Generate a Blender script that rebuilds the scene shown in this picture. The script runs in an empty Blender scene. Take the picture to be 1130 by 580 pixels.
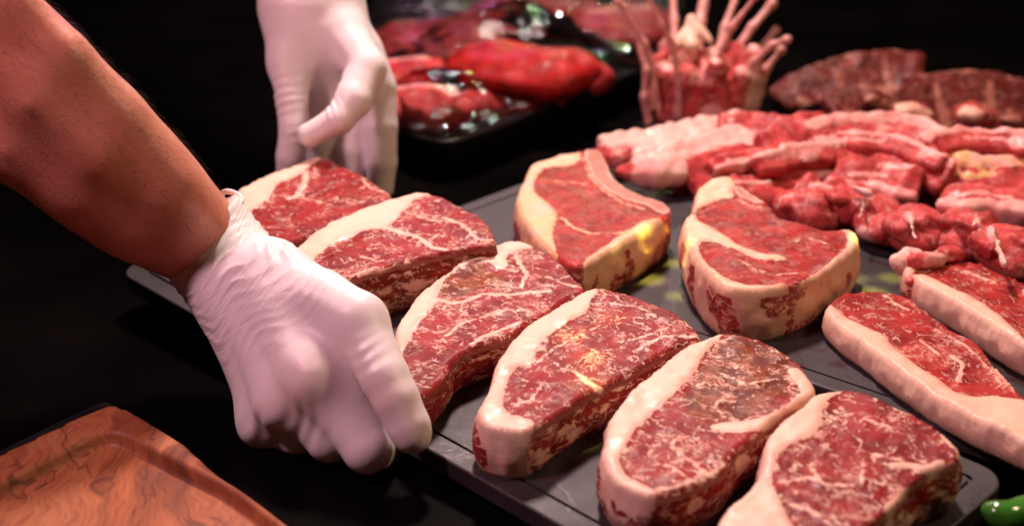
import bpy, bmesh, math, random
import numpy as np
from mathutils import Vector, noise as mn
from mathutils.geometry import delaunay_2d_cdt

random.seed(7); rng = np.random.default_rng(7)
sc = bpy.context.scene
COL = sc.collection

# ------------------------------------------------------------------ camera model
FPX, W0, H0 = 1600.0, 1130.0, 580.0
PITCH = math.radians(22)
CZ = 0.3826                                   # camera height above the counter
CAM = np.array([0, 0, CZ])
Fv = np.array([0, math.cos(PITCH), -math.sin(PITCH)])
Uv = np.array([0, math.sin(PITCH), math.cos(PITCH)])
Rv = np.array([1.0, 0, 0])

def ray(u, v):
    return Fv + (u - W0/2)/FPX*Rv - (v - H0/2)/FPX*Uv
def PD(u, v, d):
    return CAM + d*ray(u, v)
def PZ(u, v, z):
    r = ray(u, v); return CAM + r*((z - CZ)/r[2])

class Frame:
    def __init__(s, o, M): s.o = np.array(o, float); s.M = np.array(M, float)
    def up(s, u, v, h=0.0):                    # photo ray -> local x,y on the plane at height h
        r = s.M.T @ ray(u, v); c = s.M.T @ (CAM - s.o)
        t = (h - c[2])/r[2]; return (c + r*t)[:2]
    def w(s, p): return s.o + s.M @ np.array(p, float)
def rotm(y, a, b):
    cy, sy = math.cos(y), math.sin(y)
    Z = np.array([[cy,-sy,0],[sy,cy,0],[0,0,1]])
    X = np.array([[1,0,0],[0,math.cos(a),-math.sin(a)],[0,math.sin(a),math.cos(a)]])
    Y = np.array([[math.cos(b),0,math.sin(b)],[0,1,0],[-math.sin(b),0,math.cos(b)]])
    return Z @ X @ Y
FRONT = Frame([-.25523, .86438, -.354256 + CZ], rotm(-.79768, .080308, .030956))
ZR = -.361 + CZ                                # top of the rear trays
aR = math.radians(-41.5)
REAR = Frame([-.092, .945, ZR], rotm(aR, 0, 0))

# ------------------------------------------------------------------ object helpers
def tag(o, label=None, cat=None, group=None, kind=None):
    if label: o['label'] = label
    if cat: o['category'] = cat
    if group: o['group'] = group
    if kind: o['kind'] = kind
    return o
def empty(name, loc=(0,0,0)):
    o = bpy.data.objects.new(name, None); COL.objects.link(o); o.location = loc
    o.empty_display_size = .02
    return o
def mesh_obj(name, V, F, mat, parent=None, smooth=True, attrs=None, loc=None, M=None):
    """V in world coordinates unless loc/M give the object's own frame (then V is local)."""
    me = bpy.data.meshes.new(name)
    V = np.asarray(V, float)
    if loc is None and parent is None and len(V):
        c = V.mean(0); c[2] = V[:,2].min(); V = V - c; loc = c
    me.from_pydata([tuple(p) for p in V], [], [tuple(int(i) for i in f) for f in F])
    me.update()
    if smooth: me.polygons.foreach_set('use_smooth', [True]*len(me.polygons))
    if attrs:
        for k, a in attrs.items():
            a = np.asarray(a, np.float32)
            if a.ndim == 1:
                at = me.attributes.new(k, 'FLOAT', 'POINT'); at.data.foreach_set('value', a)
            else:
                at = me.attributes.new(k, 'FLOAT_VECTOR', 'POINT'); at.data.foreach_set('vector', a.ravel())
    if mat: me.materials.append(mat)
    o = bpy.data.objects.new(name, me); COL.objects.link(o)
    if parent is not None:
        o.parent = parent
        if loc is None: o.location = -Vector(parent.location)
    if loc is not None: o.location = tuple(loc)
    if M is not None:
        from mathutils import Matrix
        o.rotation_euler = Matrix([list(r) for r in M]).to_euler()
    return o

# ------------------------------------------------------------------ 2D geometry helpers
def chaikin(P, n=2):
    P = np.asarray(P, float)
    for _ in range(n):
        Q = np.roll(P, -1, 0)
        P = np.stack([.75*P + .25*Q, .25*P + .75*Q], 1).reshape(-1, 2)
    return P
def resample(P, step):
    Q = np.vstack([P, P[:1]]); d = np.linalg.norm(np.diff(Q, axis=0), axis=1)
    s = np.concatenate([[0], np.cumsum(d)]); n = max(8, int(round(s[-1]/step)))
    t = np.linspace(0, s[-1], n, endpoint=False)
    return np.stack([np.interp(t, s, Q[:,0]), np.interp(t, s, Q[:,1])], 1)
def resample_open(Q, n):
    d = np.linalg.norm(np.diff(Q, axis=0), axis=1); s = np.concatenate([[0], np.cumsum(d)])
    t = np.linspace(0, s[-1], n); return np.stack([np.interp(t, s, Q[:,0]), np.interp(t, s, Q[:,1])], 1)
def area(P):
    x, y = P[:,0], P[:,1]; return .5*np.sum(x*np.roll(y,-1) - np.roll(x,-1)*y)
def segdist(X, A, B):
    d = B - A; L = (d*d).sum() + 1e-18
    t = np.clip(((X - A) @ d)/L, 0, 1)
    return np.linalg.norm(X - A - t[:,None]*d, axis=1)
def polydist(X, P, closed=True):
    D = np.full(len(X), 1e9); n = len(P)
    for i in range(n if closed else n-1):
        D = np.minimum(D, segdist(X, P[i], P[(i+1) % n]))
    return D
def inside(X, P):
    r = np.zeros(len(X), bool); x, y = X[:,0], X[:,1]; j = len(P) - 1
    for i in range(len(P)):
        xi, yi = P[i]; xj, yj = P[j]
        c = ((yi > y) != (yj > y)) & (x < (xj-xi)*(y-yi)/(yj-yi+1e-18) + xi)
        r ^= c; j = i
    return r
def sdpoly(X, P):                               # positive inside
    d = polydist(X, P); return np.where(inside(X, P), d, -d)
def vnoise(V, s, amp, seed=0):
    off = Vector((seed*3.17, seed*1.31, seed*7.7))
    return np.array([mn.noise(Vector(p)*s + off) for p in V])*amp
def cdt(points, edges):
    r = delaunay_2d_cdt([Vector(p) for p in points], edges, [], 0, 1e-7)
    return np.array([[p.x, p.y] for p in r[0]]), r[2], r[3]

def rrect(x0, y0, x1, y1, r, n=8):
    pts = []
    for cx, cy, a0 in ((x1-r, y1-r, 0), (x0+r, y1-r, 90), (x0+r, y0+r, 180), (x1-r, y0+r, 270)):
        for k in range(n+1):
            a = math.radians(a0 + 90*k/n); pts.append((cx + r*math.cos(a), cy + r*math.sin(a)))
    return np.array(pts)
def loft(rings, cap0=True, cap1=True):
    V, F = [], []; n = len(rings[0])
    for r in rings: V += [tuple(p) for p in r]
    for k in range(len(rings)-1):
        a, b = k*n, (k+1)*n
        for i in range(n):
            j = (i+1) % n; F.append((a+i, a+j, b+j, b+i))
    if cap0: F.append(tuple(reversed(range(n))))
    if cap1: F.append(tuple(range((len(rings)-1)*n, len(rings)*n)))
    return np.array(V), F

# ------------------------------------------------------------------ signed-distance bodies
def cap(a, b, ra, rb=None, tag_=0): return ('c', np.array(a, float), np.array(b, float), ra, ra if rb is None else rb, tag_)
def ell(c, r, R=None, tag_=0): return ('e', np.array(c, float), np.array(r, float), None if R is None else np.array(R, float), tag_)
def rbox(c, b, R, r=.002, tag_=0): return ('b', np.array(c, float), np.array(b, float), np.array(R, float), r, tag_)
def d_prim(p, X):
    if p[0] == 'b':
        q = np.abs((X - p[1]) @ p[3]) - (p[2] - p[4])
        return np.linalg.norm(np.maximum(q, 0), axis=-1) + np.minimum(q.max(-1), 0) - p[4]
    if p[0] == 'c':
        a, b, ra, rb = p[1:5]; d = b - a; L = (d*d).sum() + 1e-12
        t = np.clip(((X - a) @ d)/L, 0, 1)
        return np.linalg.norm(X - a - t[...,None]*d, axis=-1) - (ra + (rb-ra)*t)
    c, r, R = p[1:4]; q = X - c
    if R is not None: q = q @ R
    k0 = np.linalg.norm(q/r, axis=-1); k1 = np.linalg.norm(q/(r*r), axis=-1) + 1e-9
    return k0*(k0 - 1)/k1
def smin(a, b, k):
    h = np.maximum(k - np.abs(a - b), 0)/k
    return np.minimum(a, b) - h*h*k*.25
def field(groups, X):
    """groups: list of (prims, k_within, k_to_previous)"""
    D = None
    for prims, k, kj in groups:
        g = None
        for p in prims:
            d = d_prim(p, X); g = d if g is None else smin(g, d, k)
        D = g if D is None else smin(D, g, kj)
    return D
def surfnet(fn, lo, hi, h):
    lo = np.array(lo, float); hi = np.array(hi, float)
    n = np.ceil((hi - lo)/h).astype(int) + 1
    ax = [lo[i] + h*np.arange(n[i]) for i in range(3)]
    G = np.empty(tuple(n), np.float32)
    Y, Z = np.meshgrid(ax[1], ax[2], indexing='ij')
    for i0 in range(0, n[0], 16):
        xs = ax[0][i0:i0+16]
        P = np.empty((len(xs),) + Y.shape + (3,))
        P[...,0] = xs[:,None,None]; P[...,1] = Y; P[...,2] = Z
        G[i0:i0+16] = fn(P)
    S = G < 0
    nc = tuple(n - 1)
    cnt = np.zeros(nc, np.int32); acc = np.zeros(nc + (3,), np.float32)
    def sl(o): return tuple(slice(o[i], o[i] + nc[i]) for i in range(3))
    for a in range(3):
        b, c = [(1,2),(0,2),(0,1)][a]
        for ob in (0,1):
            for oc in (0,1):
                o = [0,0,0]; o[b] = ob; o[c] = oc; o2 = list(o); o2[a] = 1
                g0, g1 = G[sl(o)], G[sl(o2)]
                m = (g0 < 0) != (g1 < 0)
                t = np.where(m, g0/(g0 - g1 + 1e-20), 0)
                cnt += m
                acc[..., a] += np.where(m, t, 0); acc[..., b] += m*ob; acc[..., c] += m*oc
    act = cnt > 0
    idx = -np.ones(nc, np.int64); ii = np.argwhere(act); idx[act] = np.arange(len(ii))
    V = lo + h*(ii + acc[act]/cnt[act][:,None])
    F = []
    for a in range(3):
        b, c = [(1,2),(2,0),(0,1)][a]
        s0 = [slice(None)]*3; s1 = [slice(None)]*3
        s0[a] = slice(0, n[a]-1); s1[a] = slice(1, n[a])
        m = S[tuple(s0)] != S[tuple(s1)]
        e = np.argwhere(m)
        ok = np.ones(len(e), bool)
        for q in (b, c): ok &= (e[:,q] > 0) & (e[:,q] < n[q]-1)
        e = e[ok]
        ins = S[tuple(e.T)]
        def at(db, dc):
            f = e.copy(); f[:,b] -= db; f[:,c] -= dc; return idx[tuple(f.T)]
        q = np.stack([at(1,1), at(0,1), at(0,0), at(1,0)], 1)
        q[~ins] = q[~ins][:, ::-1]
        F.append(q)
    return V, np.vstack(F)
def bounds(groups, pad=.006):
    lo = np.full(3, 1e9); hi = -lo
    for prims, *_ in groups:
        for p in prims:
            if p[0] == 'c':
                r = max(p[3], p[4])
                for q in (p[1], p[2]): lo = np.minimum(lo, q - r); hi = np.maximum(hi, q + r)
            else:
                r = max(p[2]) if p[0] == 'e' else float(np.linalg.norm(p[2])); lo = np.minimum(lo, p[1]-r); hi = np.maximum(hi, p[1]+r)
    return lo - pad, hi + pad
def vnormals(V, F):
    a, b, c, d = (V[F[:,i]] for i in range(4)); nf = np.cross(c - a, d - b)
    N = np.zeros_like(V)
    for i in range(4): np.add.at(N, F[:,i], nf)
    return N/(np.linalg.norm(N, axis=1)[:,None] + 1e-12)
def tagged(groups, V):
    """signed difference in mm between nearest lean primitive and nearest fat primitive"""
    dl = np.full(len(V), .05); df = np.full(len(V), .05)
    for prims, *_ in groups:
        for p in prims:
            d = d_prim(p, V)
            if p[-1]: df = np.minimum(df, d)
            else: dl = np.minimum(dl, d)
    return (dl - df)*1000

# ------------------------------------------------------------------ materials
def newmat(name):
    m = bpy.data.materials.new(name); m.use_nodes = True; nt = m.node_tree
    for n in list(nt.nodes): nt.nodes.remove(n)
    out = nt.nodes.new('ShaderNodeOutputMaterial'); b = nt.nodes.new('ShaderNodeBsdfPrincipled')
    nt.links.new(b.outputs[0], out.inputs['Surface'])
    return m, nt, b
class NB:
    def __init__(s, nt): s.nt = nt
    def val(s, x, inp):
        if isinstance(x, (int, float)): inp.default_value = x
        elif isinstance(x, tuple): inp.default_value = x if len(x) == len(inp.default_value) else x + (1,)
        elif x is not None: s.nt.links.new(x, inp)
    def math(s, op, a, b=0.0, clamp=False):
        n = s.nt.nodes.new('ShaderNodeMath'); n.operation = op; n.use_clamp = clamp
        s.val(a, n.inputs[0]); s.val(b, n.inputs[1]); return n.outputs[0]
    def attr(s, name, vec=False):
        n = s.nt.nodes.new('ShaderNodeAttribute'); n.attribute_name = name
        return n.outputs['Vector'] if vec else n.outputs['Fac']
    def noise(s, vec, scale, detail=3, rough=.5, dist=0, col=False):
        n = s.nt.nodes.new('ShaderNodeTexNoise'); s.val(vec, n.inputs['Vector'])
        n.inputs['Scale'].default_value = scale; n.inputs['Detail'].default_value = detail
        n.inputs['Roughness'].default_value = rough; n.inputs['Distortion'].default_value = dist
        return n.outputs['Color' if col else 'Fac']
    def vmath(s, op, a, b=None, sc_=None):
        n = s.nt.nodes.new('ShaderNodeVectorMath'); n.operation = op
        s.val(a, n.inputs[0]);
        if b is not None: s.val(b, n.inputs[1])
        if sc_ is not None: n.inputs['Scale'].default_value = sc_
        return n.outputs[0]
    def ramp(s, x, a, b, lo=0.0, hi=1.0, smooth=True):
        n = s.nt.nodes.new('ShaderNodeMapRange'); n.interpolation_type = 'SMOOTHSTEP' if smooth else 'LINEAR'
        s.val(x, n.inputs['Value']); s.val(a, n.inputs['From Min']); s.val(b, n.inputs['From Max'])
        s.val(lo, n.inputs['To Min']); s.val(hi, n.inputs['To Max']); return n.outputs[0]
    def mix(s, f, a, b):
        n = s.nt.nodes.new('ShaderNodeMix'); n.data_type = 'RGBA'
        s.val(f, n.inputs['Factor']); s.val(a, n.inputs['A'] if 0 else n.inputs[6]); s.val(b, n.inputs[7])
        return n.outputs[2]
    def bump(s, h, strength, dist=.001):
        n = s.nt.nodes.new('ShaderNodeBump'); n.inputs['Strength'].default_value = strength
        n.inputs['Distance'].default_value = dist; s.val(h, n.inputs['Height']); return n.outputs[0]
    def coord(s, k='Object'):
        return s.nt.nodes.new('ShaderNodeTexCoord').outputs[k]
    def sep(s, v):
        n = s.nt.nodes.new('ShaderNodeSeparateXYZ'); s.val(v, n.inputs[0]); return n.outputs

def meat_material(name, lean=(.31,.024,.024), lean2=(.15,.008,.011), fat=(.80,.60,.45), fatpink=(.74,.40,.31), yellow=.0):
    m, nt, b = newmat(name); k = NB(nt)
    mc = k.attr('mc', True); fatv = k.attr('fat'); brn = k.attr('brown'); bone = k.attr('bone'); marb = k.attr('marb')
    # fat boundary, roughened
    n1 = k.noise(mc, 240, 4, .6)
    n2 = k.noise(mc, 700, 3, .6)
    e = k.math('ADD', fatv, k.math('MULTIPLY', k.math('SUBTRACT', n1, .5), 4.6))
    e = k.math('ADD', e, k.math('MULTIPLY', k.math('SUBTRACT', n2, .5), 2.2))
    fm = k.ramp(e, -.45, .45)
    # marbling: warped, stretched ridged noise
    warp = k.vmath('SCALE', k.vmath('SUBTRACT', k.noise(mc, 75, 2, .5, col=True), (.5,.5,.5)), sc_=.016)
    w = k.vmath('ADD', mc, warp)
    st = k.vmath('MULTIPLY', w, (1.0, 3.2, 2.6))
    va = k.noise(st, 44, 3, .5); vb = k.noise(st, 92, 3, .55); vc = k.noise(k.vmath('MULTIPLY', w, (1.0, 1.7, 1.6)), 62, 3, .6)
    def ridge(x, wd): return k.ramp(k.math('ABSOLUTE', k.math('SUBTRACT', x, .5)), 0.0, wd, 1.0, 0.0)
    zone = k.noise(mc, 38, 2, .5)
    z1 = k.ramp(zone, .42, .60); z2 = k.ramp(zone, .56, .42)
    r1 = k.math('MULTIPLY', ridge(va, .022), k.ramp(z1, 0, 1, .35, 1.0))
    r2 = k.math('MULTIPLY', ridge(vb, .028), k.ramp(z2, 0, 1, .35, 1.0))
    r3 = k.math('MULTIPLY', ridge(vc, .017), .85)
    fl = k.ramp(k.noise(st, 170, 3, .55), .64, .70)
    def vor(vec, scale, wd):
        n = nt.nodes.new('ShaderNodeTexVoronoi'); n.feature = 'DISTANCE_TO_EDGE'; n.inputs['Scale'].default_value = scale
        nt.links.new(vec, n.inputs['Vector']); return k.ramp(n.outputs['Distance'], 0.0, wd, 1.0, 0.0)
    wf = k.vmath('ADD', w, k.vmath('SCALE', k.vmath('SUBTRACT', k.noise(mc, 260, 2, .6, col=True), (.5,.5,.5)), sc_=.0055))
    brk = k.noise(mc, 120, 3, .6); brk2 = k.noise(k.vmath('ADD', mc, (.7,.2,.9)), 60, 3, .6)
    wdt = k.ramp(brk, .42, .74, .0, .12)
    v1 = k.math('MULTIPLY', vor(k.vmath('MULTIPLY', wf, (1, 2.0, 1.6)), 62, wdt), k.ramp(brk, .48, .56))
    v2 = k.math('MULTIPLY', vor(k.vmath('MULTIPLY', wf, (1, 2.6, 2.2)), 125, .11), k.ramp(brk2, .54, .64))
    v3 = k.math('MULTIPLY', vor(k.vmath('MULTIPLY', wf, (1, 1.5, 1.5)), 210, .12), k.math('MULTIPLY', k.ramp(k.noise(mc, 48, 2), .60, .70), .6))
    mar = k.math('MAXIMUM', k.math('MAXIMUM', v1, v2), k.math('MAXIMUM', v3, k.math('MULTIPLY', fl, .85)))
    mar = k.math('MAXIMUM', mar, k.math('MULTIPLY', r1, k.ramp(brk2, .5, .6)))
    mar = k.math('MULTIPLY', mar, marb, clamp=True)
    # blotches of intramuscular fat that thin out from the seams
    near = k.ramp(e, -9.0, 0.0)
    blot = k.math('MULTIPLY', k.math('MULTIPLY', near, k.ramp(k.noise(w, 190, 4, .6), .55, .62)), k.math('MINIMUM', marb, .9))
    mar = k.math('MAXIMUM', mar, blot)
    # lean colour
    fib = k.noise(k.vmath('MULTIPLY', mc, (1, 4, 3)), 420, 3, .6)
    lc = k.mix(k.ramp(k.noise(mc, 60, 4, .6), .35, .65), lean, lean2)
    lc = k.mix(k.ramp(fib, .40, .75, 0, .5), lc, tuple(c*1.25 for c in lean))
    bm_ = k.ramp(k.math('ADD', brn, k.math('MULTIPLY', k.math('SUBTRACT', n1, .5), 9)), -2.0, 2.5)
    lc = k.mix(k.math('MULTIPLY', bm_, .9), lc, k.mix(k.ramp(k.noise(mc, 90, 3), .4, .6), (.25,.066,.022), (.12,.024,.010)))
    # fat colour
    fc = k.mix(k.ramp(k.noise(mc, 45, 4, .6), .36, .64), fat, fatpink)
    deep = k.ramp(e, .5, 5.5)
    fc = k.mix(deep, k.mix(.35, fc, fatpink), k.mix(.82, fc, fat))
    yl = k.attr('yellow')
    fc = k.mix(k.math('MULTIPLY', yl, k.ramp(k.noise(mc, 55, 3), .35, .6)), fc, (.76,.46,.17))
    mcx = k.mix(k.ramp(k.noise(mc, 300, 2), .35, .6), (.70,.30,.25), fat)
    c = k.mix(mar, lc, mcx)
    c = k.mix(fm, c, fc)
    # blood flecks on the fat
    bl = k.ramp(k.noise(k.vmath('ADD', mc, (.3,.1,.2)), 85, 5, .7), .67, .74)
    c = k.mix(k.math('MULTIPLY', k.math('MULTIPLY', bl, fm), .55), c, (.45,.05,.05))
    bo = k.ramp(k.math('ADD', bone, k.math('MULTIPLY', k.math('SUBTRACT', n1, .5), 2)), -.4, .5)
    bc = k.mix(k.ramp(k.math('ADD', bone, k.math('MULTIPLY', k.math('SUBTRACT', n2, .5), 3)), 1.2, 2.6), (.72,.42,.34), (.46,.19,.15))
    c = k.mix(bo, c, bc)
    nt.links.new(c, b.inputs['Base Color'])
    b.inputs['Roughness'].default_value = .4
    k.val(k.ramp(k.noise(mc, 180, 3), .3, .7, .33, .58), b.inputs['Roughness'])
    k.val(k.ramp(fm, 0, 1, .13, .26), b.inputs['Specular IOR Level'])
    b.inputs['Subsurface Weight'].default_value = .15
    b.inputs['Subsurface Radius'].default_value = (1.0, .35, .25)
    b.inputs['Subsurface Scale'].default_value = .004
    b.inputs['Coat Weight'].default_value = .04; b.inputs['Coat Roughness'].default_value = .22
    hgt = k.math('ADD', k.math('MULTIPLY', k.noise(mc, 200, 4, .6), .8), k.math('MULTIPLY', k.math('MAXIMUM', fm, mar), .35))
    hgt = k.math('ADD', hgt, k.math('MULTIPLY', fib, k.ramp(fm, 0, 1, .5, .08)))
    nt.links.new(k.bump(hgt, .42, .0011), b.inputs['Normal'])
    return m
MEAT = meat_material('raw_meat')
MEAT_RED = meat_material('raw_meat_bright', lean=(.38,.030,.026), lean2=(.17,.010,.011), fat=(.76,.52,.38), fatpink=(.72,.31,.24))
LAMB = meat_material('lamb_meat', lean=(.52,.066,.062), lean2=(.28,.020,.026), fat=(.74,.47,.40), fatpink=(.68,.24,.22))

def slate_material():
    m, nt, b = newmat('black_slate'); k = NB(nt); co = k.coord()
    n = k.noise(co, 14, 6, .65); f = k.noise(co, 160, 5, .7); sp = k.noise(co, 55, 6, .75)
    c = k.mix(k.ramp(n, .35, .68), (.021,.018,.020), (.040,.034,.037))
    c = k.mix(k.ramp(sp, .60, .72, 0, .35), c, (.12,.11,.11))
    gr = k.ramp(k.noise(co, 900, 2), .70, .78, 0, .25)
    c = k.mix(gr, c, (.22,.2,.2))
    wet = k.ramp(k.noise(k.vmath('MULTIPLY', co, (1, 1.8, 1)), 17, 5, .7, 1.2), .56, .66)
    c = k.mix(k.math('MULTIPLY', wet, .45), c, (.05,.012,.010))
    nt.links.new(c, b.inputs['Base Color'])
    k.val(k.math('SUBTRACT', k.ramp(n, .3, .7, .46, .64), k.math('MULTIPLY', wet, .20)), b.inputs['Roughness'])
    b.inputs['Specular IOR Level'].default_value = .45
    nt.links.new(k.bump(k.math('ADD', k.math('MULTIPLY', f, .6), sp), .35, .0012), b.inputs['Normal'])
    return m
SLATE = slate_material()

def simple(name, col, rough=.5, spec=.5, scale=60, amt=.25, bumpd=.0005, **kw):
    m, nt, b = newmat(name); k = NB(nt); co = k.coord()
    n = k.noise(co, scale, 4, .6)
    c = k.mix(k.ramp(n, .3, .7), tuple(x*(1-amt) for x in col), tuple(min(1, x*(1+amt)) for x in col))
    nt.links.new(c, b.inputs['Base Color'])
    b.inputs['Roughness'].default_value = rough; b.inputs['Specular IOR Level'].default_value = spec
    nt.links.new(k.bump(n, .3, bumpd), b.inputs['Normal'])
    for q, v in kw.items(): b.inputs[q.replace('_', ' ')].default_value = v
    return m
def matt_black():
    m = bpy.data.materials.new('matt_black'); m.use_nodes = True; nt = m.node_tree
    for n in list(nt.nodes): nt.nodes.remove(n)
    k = NB(nt); out = nt.nodes.new('ShaderNodeOutputMaterial'); mx = nt.nodes.new('ShaderNodeMixShader'); mx.inputs[0].default_value = .006
    d = nt.nodes.new('ShaderNodeBsdfDiffuse'); g = nt.nodes.new('ShaderNodeBsdfGlossy'); g.inputs['Roughness'].default_value = .3
    nt.links.new(k.mix(k.ramp(k.noise(k.coord(), 9, 4), .3, .7), (.0010,.0008,.0008), (.0026,.0020,.0020)), d.inputs['Color'])
    nt.links.new(d.outputs[0], mx.inputs[1]); nt.links.new(g.outputs[0], mx.inputs[2]); nt.links.new(mx.outputs[0], out.inputs['Surface'])
    return m
BLACK = matt_black()
BLACKPL = simple('black_plastic', (.010,.009,.010), .3, .4, 30, .3)

def skin_material():
    m, nt, b = newmat('skin'); k = NB(nt); co = k.coord()
    n = k.noise(co, 18, 4, .6); f = k.noise(co, 420, 4, .65)
    c = k.mix(k.ramp(n, .3, .7), (.54,.195,.125), (.66,.275,.185))
    c = k.mix(k.ramp(k.noise(co, 95, 4, .6), .45, .75, 0, .25), c, (.48,.15,.11))
    c = k.mix(k.ramp(k.noise(co, 260, 2, .5), .70, .76, 0, .5), c, (.24,.08,.05))
    nt.links.new(c, b.inputs['Base Color'])
    b.inputs['Roughness'].default_value = .42; b.inputs['Specular IOR Level'].default_value = .5
    b.inputs['Subsurface Weight'].default_value = .2; b.inputs['Subsurface Radius'].default_value = (1,.3,.15)
    b.inputs['Subsurface Scale'].default_value = .006
    v = nt.nodes.new('ShaderNodeTexVoronoi'); v.inputs['Scale'].default_value = 700; nt.links.new(co, v.inputs['Vector'])
    nt.links.new(k.bump(k.math('ADD', f, k.math('MULTIPLY', v.outputs['Distance'], .4)), .35, .0005), b.inputs['Normal'])
    return m
SKIN = skin_material()

def glove_material():
    m, nt, b = newmat('white_latex'); k = NB(nt); co = k.coord()
    n = k.noise(co, 22, 4, .55); f = k.noise(co, 300, 3, .6)
    c = k.mix(k.ramp(n, .3, .7), (.80,.74,.73), (.85,.80,.79))
    thin = k.attr('tight')                      # the stretched knuckles let the skin tint through
    c = k.mix(k.math('MULTIPLY', thin, .35), c, (.78,.55,.50))
    nt.links.new(c, b.inputs['Base Color'])
    b.inputs['Roughness'].default_value = .42; b.inputs['Specular IOR Level'].default_value = .42
    b.inputs['Subsurface Weight'].default_value = .25; b.inputs['Subsurface Radius'].default_value = (1,.55,.5)
    b.inputs['Subsurface Scale'].default_value = .004
    w = k.noise(k.vmath('ADD', co, k.vmath('SCALE', k.noise(co, 30, 2, col=True), sc_=.03)), 70, 5, .6)
    h = k.math('ADD', k.math('MULTIPLY', w, 1.0), k.math('MULTIPLY', f, .12))
    ws = k.attr('ws', True); sx = k.sep(ws)
    cmb = nt.nodes.new('ShaderNodeCombineXYZ'); k.val(sx[0], cmb.inputs[0]); k.val(sx[1], cmb.inputs[1])
    wz = k.noise(k.vmath('MULTIPLY', cmb.outputs[0], (1, .13, 1)), 330, 4, .55, .6)
    wz = k.math('SUBTRACT', 1.0, k.math('MULTIPLY', k.math('ABSOLUTE', k.math('SUBTRACT', wz, .5)), 4.0))
    h = k.math('ADD', k.math('MULTIPLY', h, .45), k.math('MULTIPLY', k.math('MULTIPLY', wz, sx[2]), .9))
    nt.links.new(k.bump(h, .35, .0016), b.inputs['Normal'])
    return m
GLOVE = glove_material()

def wood_material():
    m, nt, b = newmat('olive_wood'); k = NB(nt); co = k.coord()
    big = k.noise(co, 9, 3, .5, col=True)
    w = k.vmath('ADD', co, k.vmath('SCALE', k.vmath('SUBTRACT', big, (.5,.5,.5)), sc_=.12))
    s_ = k.vmath('MULTIPLY', w, (3.4, 1.0, 1.0))
    rings = k.math('FRACT', k.math('MULTIPLY', k.noise(s_, 5.5, 2, .4), 6.0))
    rl = k.math('MULTIPLY', k.ramp(rings, .1, .95), k.ramp(k.noise(co, 10, 2), .40, .58, .1, 1.0))
    fine = k.noise(k.vmath('MULTIPLY', w, (9, 1, 1)), 60, 5, .65)
    c = k.mix(rl, (.40,.130,.048), (.060,.011,.006))
    c = k.mix(k.ramp(k.noise(s_, 6, 2), .42, .62), c, (.37,.145,.058))
    c = k.mix(k.ramp(fine, .40, .66, 0, .75), c, (.22,.055,.025))
    dk = k.ramp(k.math('ABSOLUTE', k.math('SUBTRACT', k.noise(s_, 11, 3, .5), .52)), .0, .013, .7, 0)
    c = k.mix(dk, c, (.085,.022,.014))
    c = k.mix(k.ramp(k.noise(co, 5, 2), .45, .62, 0, .45), c, (.22,.040,.034))
    nt.links.new(c, b.inputs['Base Color'])
    b.inputs['Roughness'].default_value = .5; b.inputs['Specular IOR Level'].default_value = .3
    nt.links.new(k.bump(fine, .2, .0006), b.inputs['Normal'])
    return m
WOOD = wood_material()

# ------------------------------------------------------------------ the counter
V = [(-4,-.6,-.04),(4,-.6,-.04),(4,6,-.04),(-4,6,-.04),(-4,-.6,0),(4,-.6,0),(4,6,0),(-4,6,0)]
F = [(0,3,2,1),(4,5,6,7),(0,1,5,4),(1,2,6,5),(2,3,7,6),(3,0,4,7)]
tag(mesh_obj('counter', V, F, BLACK, smooth=False), kind='structure')

# ------------------------------------------------------------------ slate trays
def tray(frame, L, Wd, t, label, m=.0125, r=.016, gw=.0016, gd=.0016, group='slate serving trays'):
    def ring(i, z, rr=None): 
        q = rrect(i, i, L-i, Wd-i, max(r - i, .003) if rr is None else rr)
        return np.column_stack([q, np.full(len(q), z)])
    rings = [ring(.0016, -t), ring(.0, -t+.0016), ring(0, -.0012), ring(.0004, -.0004), ring(.0012, 0),
             ring(m, 0), ring(m+.0003, -gd), ring(m+gw, -gd), ring(m+gw+.0003, 0)]
    V, F = loft(rings, True, False)
    # inner field as a grid so that the top shades well
    n = len(rings[0]); base = (len(rings)-1)*n
    F.append(tuple(range(base, base+n)))
    o = mesh_obj('slate_tray', V, F, SLATE, smooth=False, loc=frame.o, M=frame.M)
    tag(o, label, 'tray', group)
    for p in o.data.polygons: p.use_smooth = False
    return o
tray(FRONT, .53, .1752, .0115, 'dark slate tray held by two gloved hands with six marbled steaks on it')
tray(REAR, .53, .215, .0115, 'dark slate tray with two bone-in steaks and two strip steaks')
REAR2 = Frame(REAR.w([0, .2185, 0]), REAR.M)
tray(REAR2, .53, .176, .0115, 'dark slate tray at the back under the pile of lamb pieces')
ris = [REAR.w(p) for p in ((.03,.02,-.0121),(.9,.02,-.0121),(.9,.60,-.0121),(.03,.60,-.0121))]
V = [(p[0],p[1],0.0004) for p in ris] + [tuple(p) for p in ris]
tag(mesh_obj('display_riser', V, [(3,2,1,0),(4,5,6,7),(0,1,5,4),(1,2,6,5),(2,3,7,6),(3,0,4,7)], BLACK, smooth=False),
    'low black display riser under the rear slate trays', 'riser')

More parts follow.
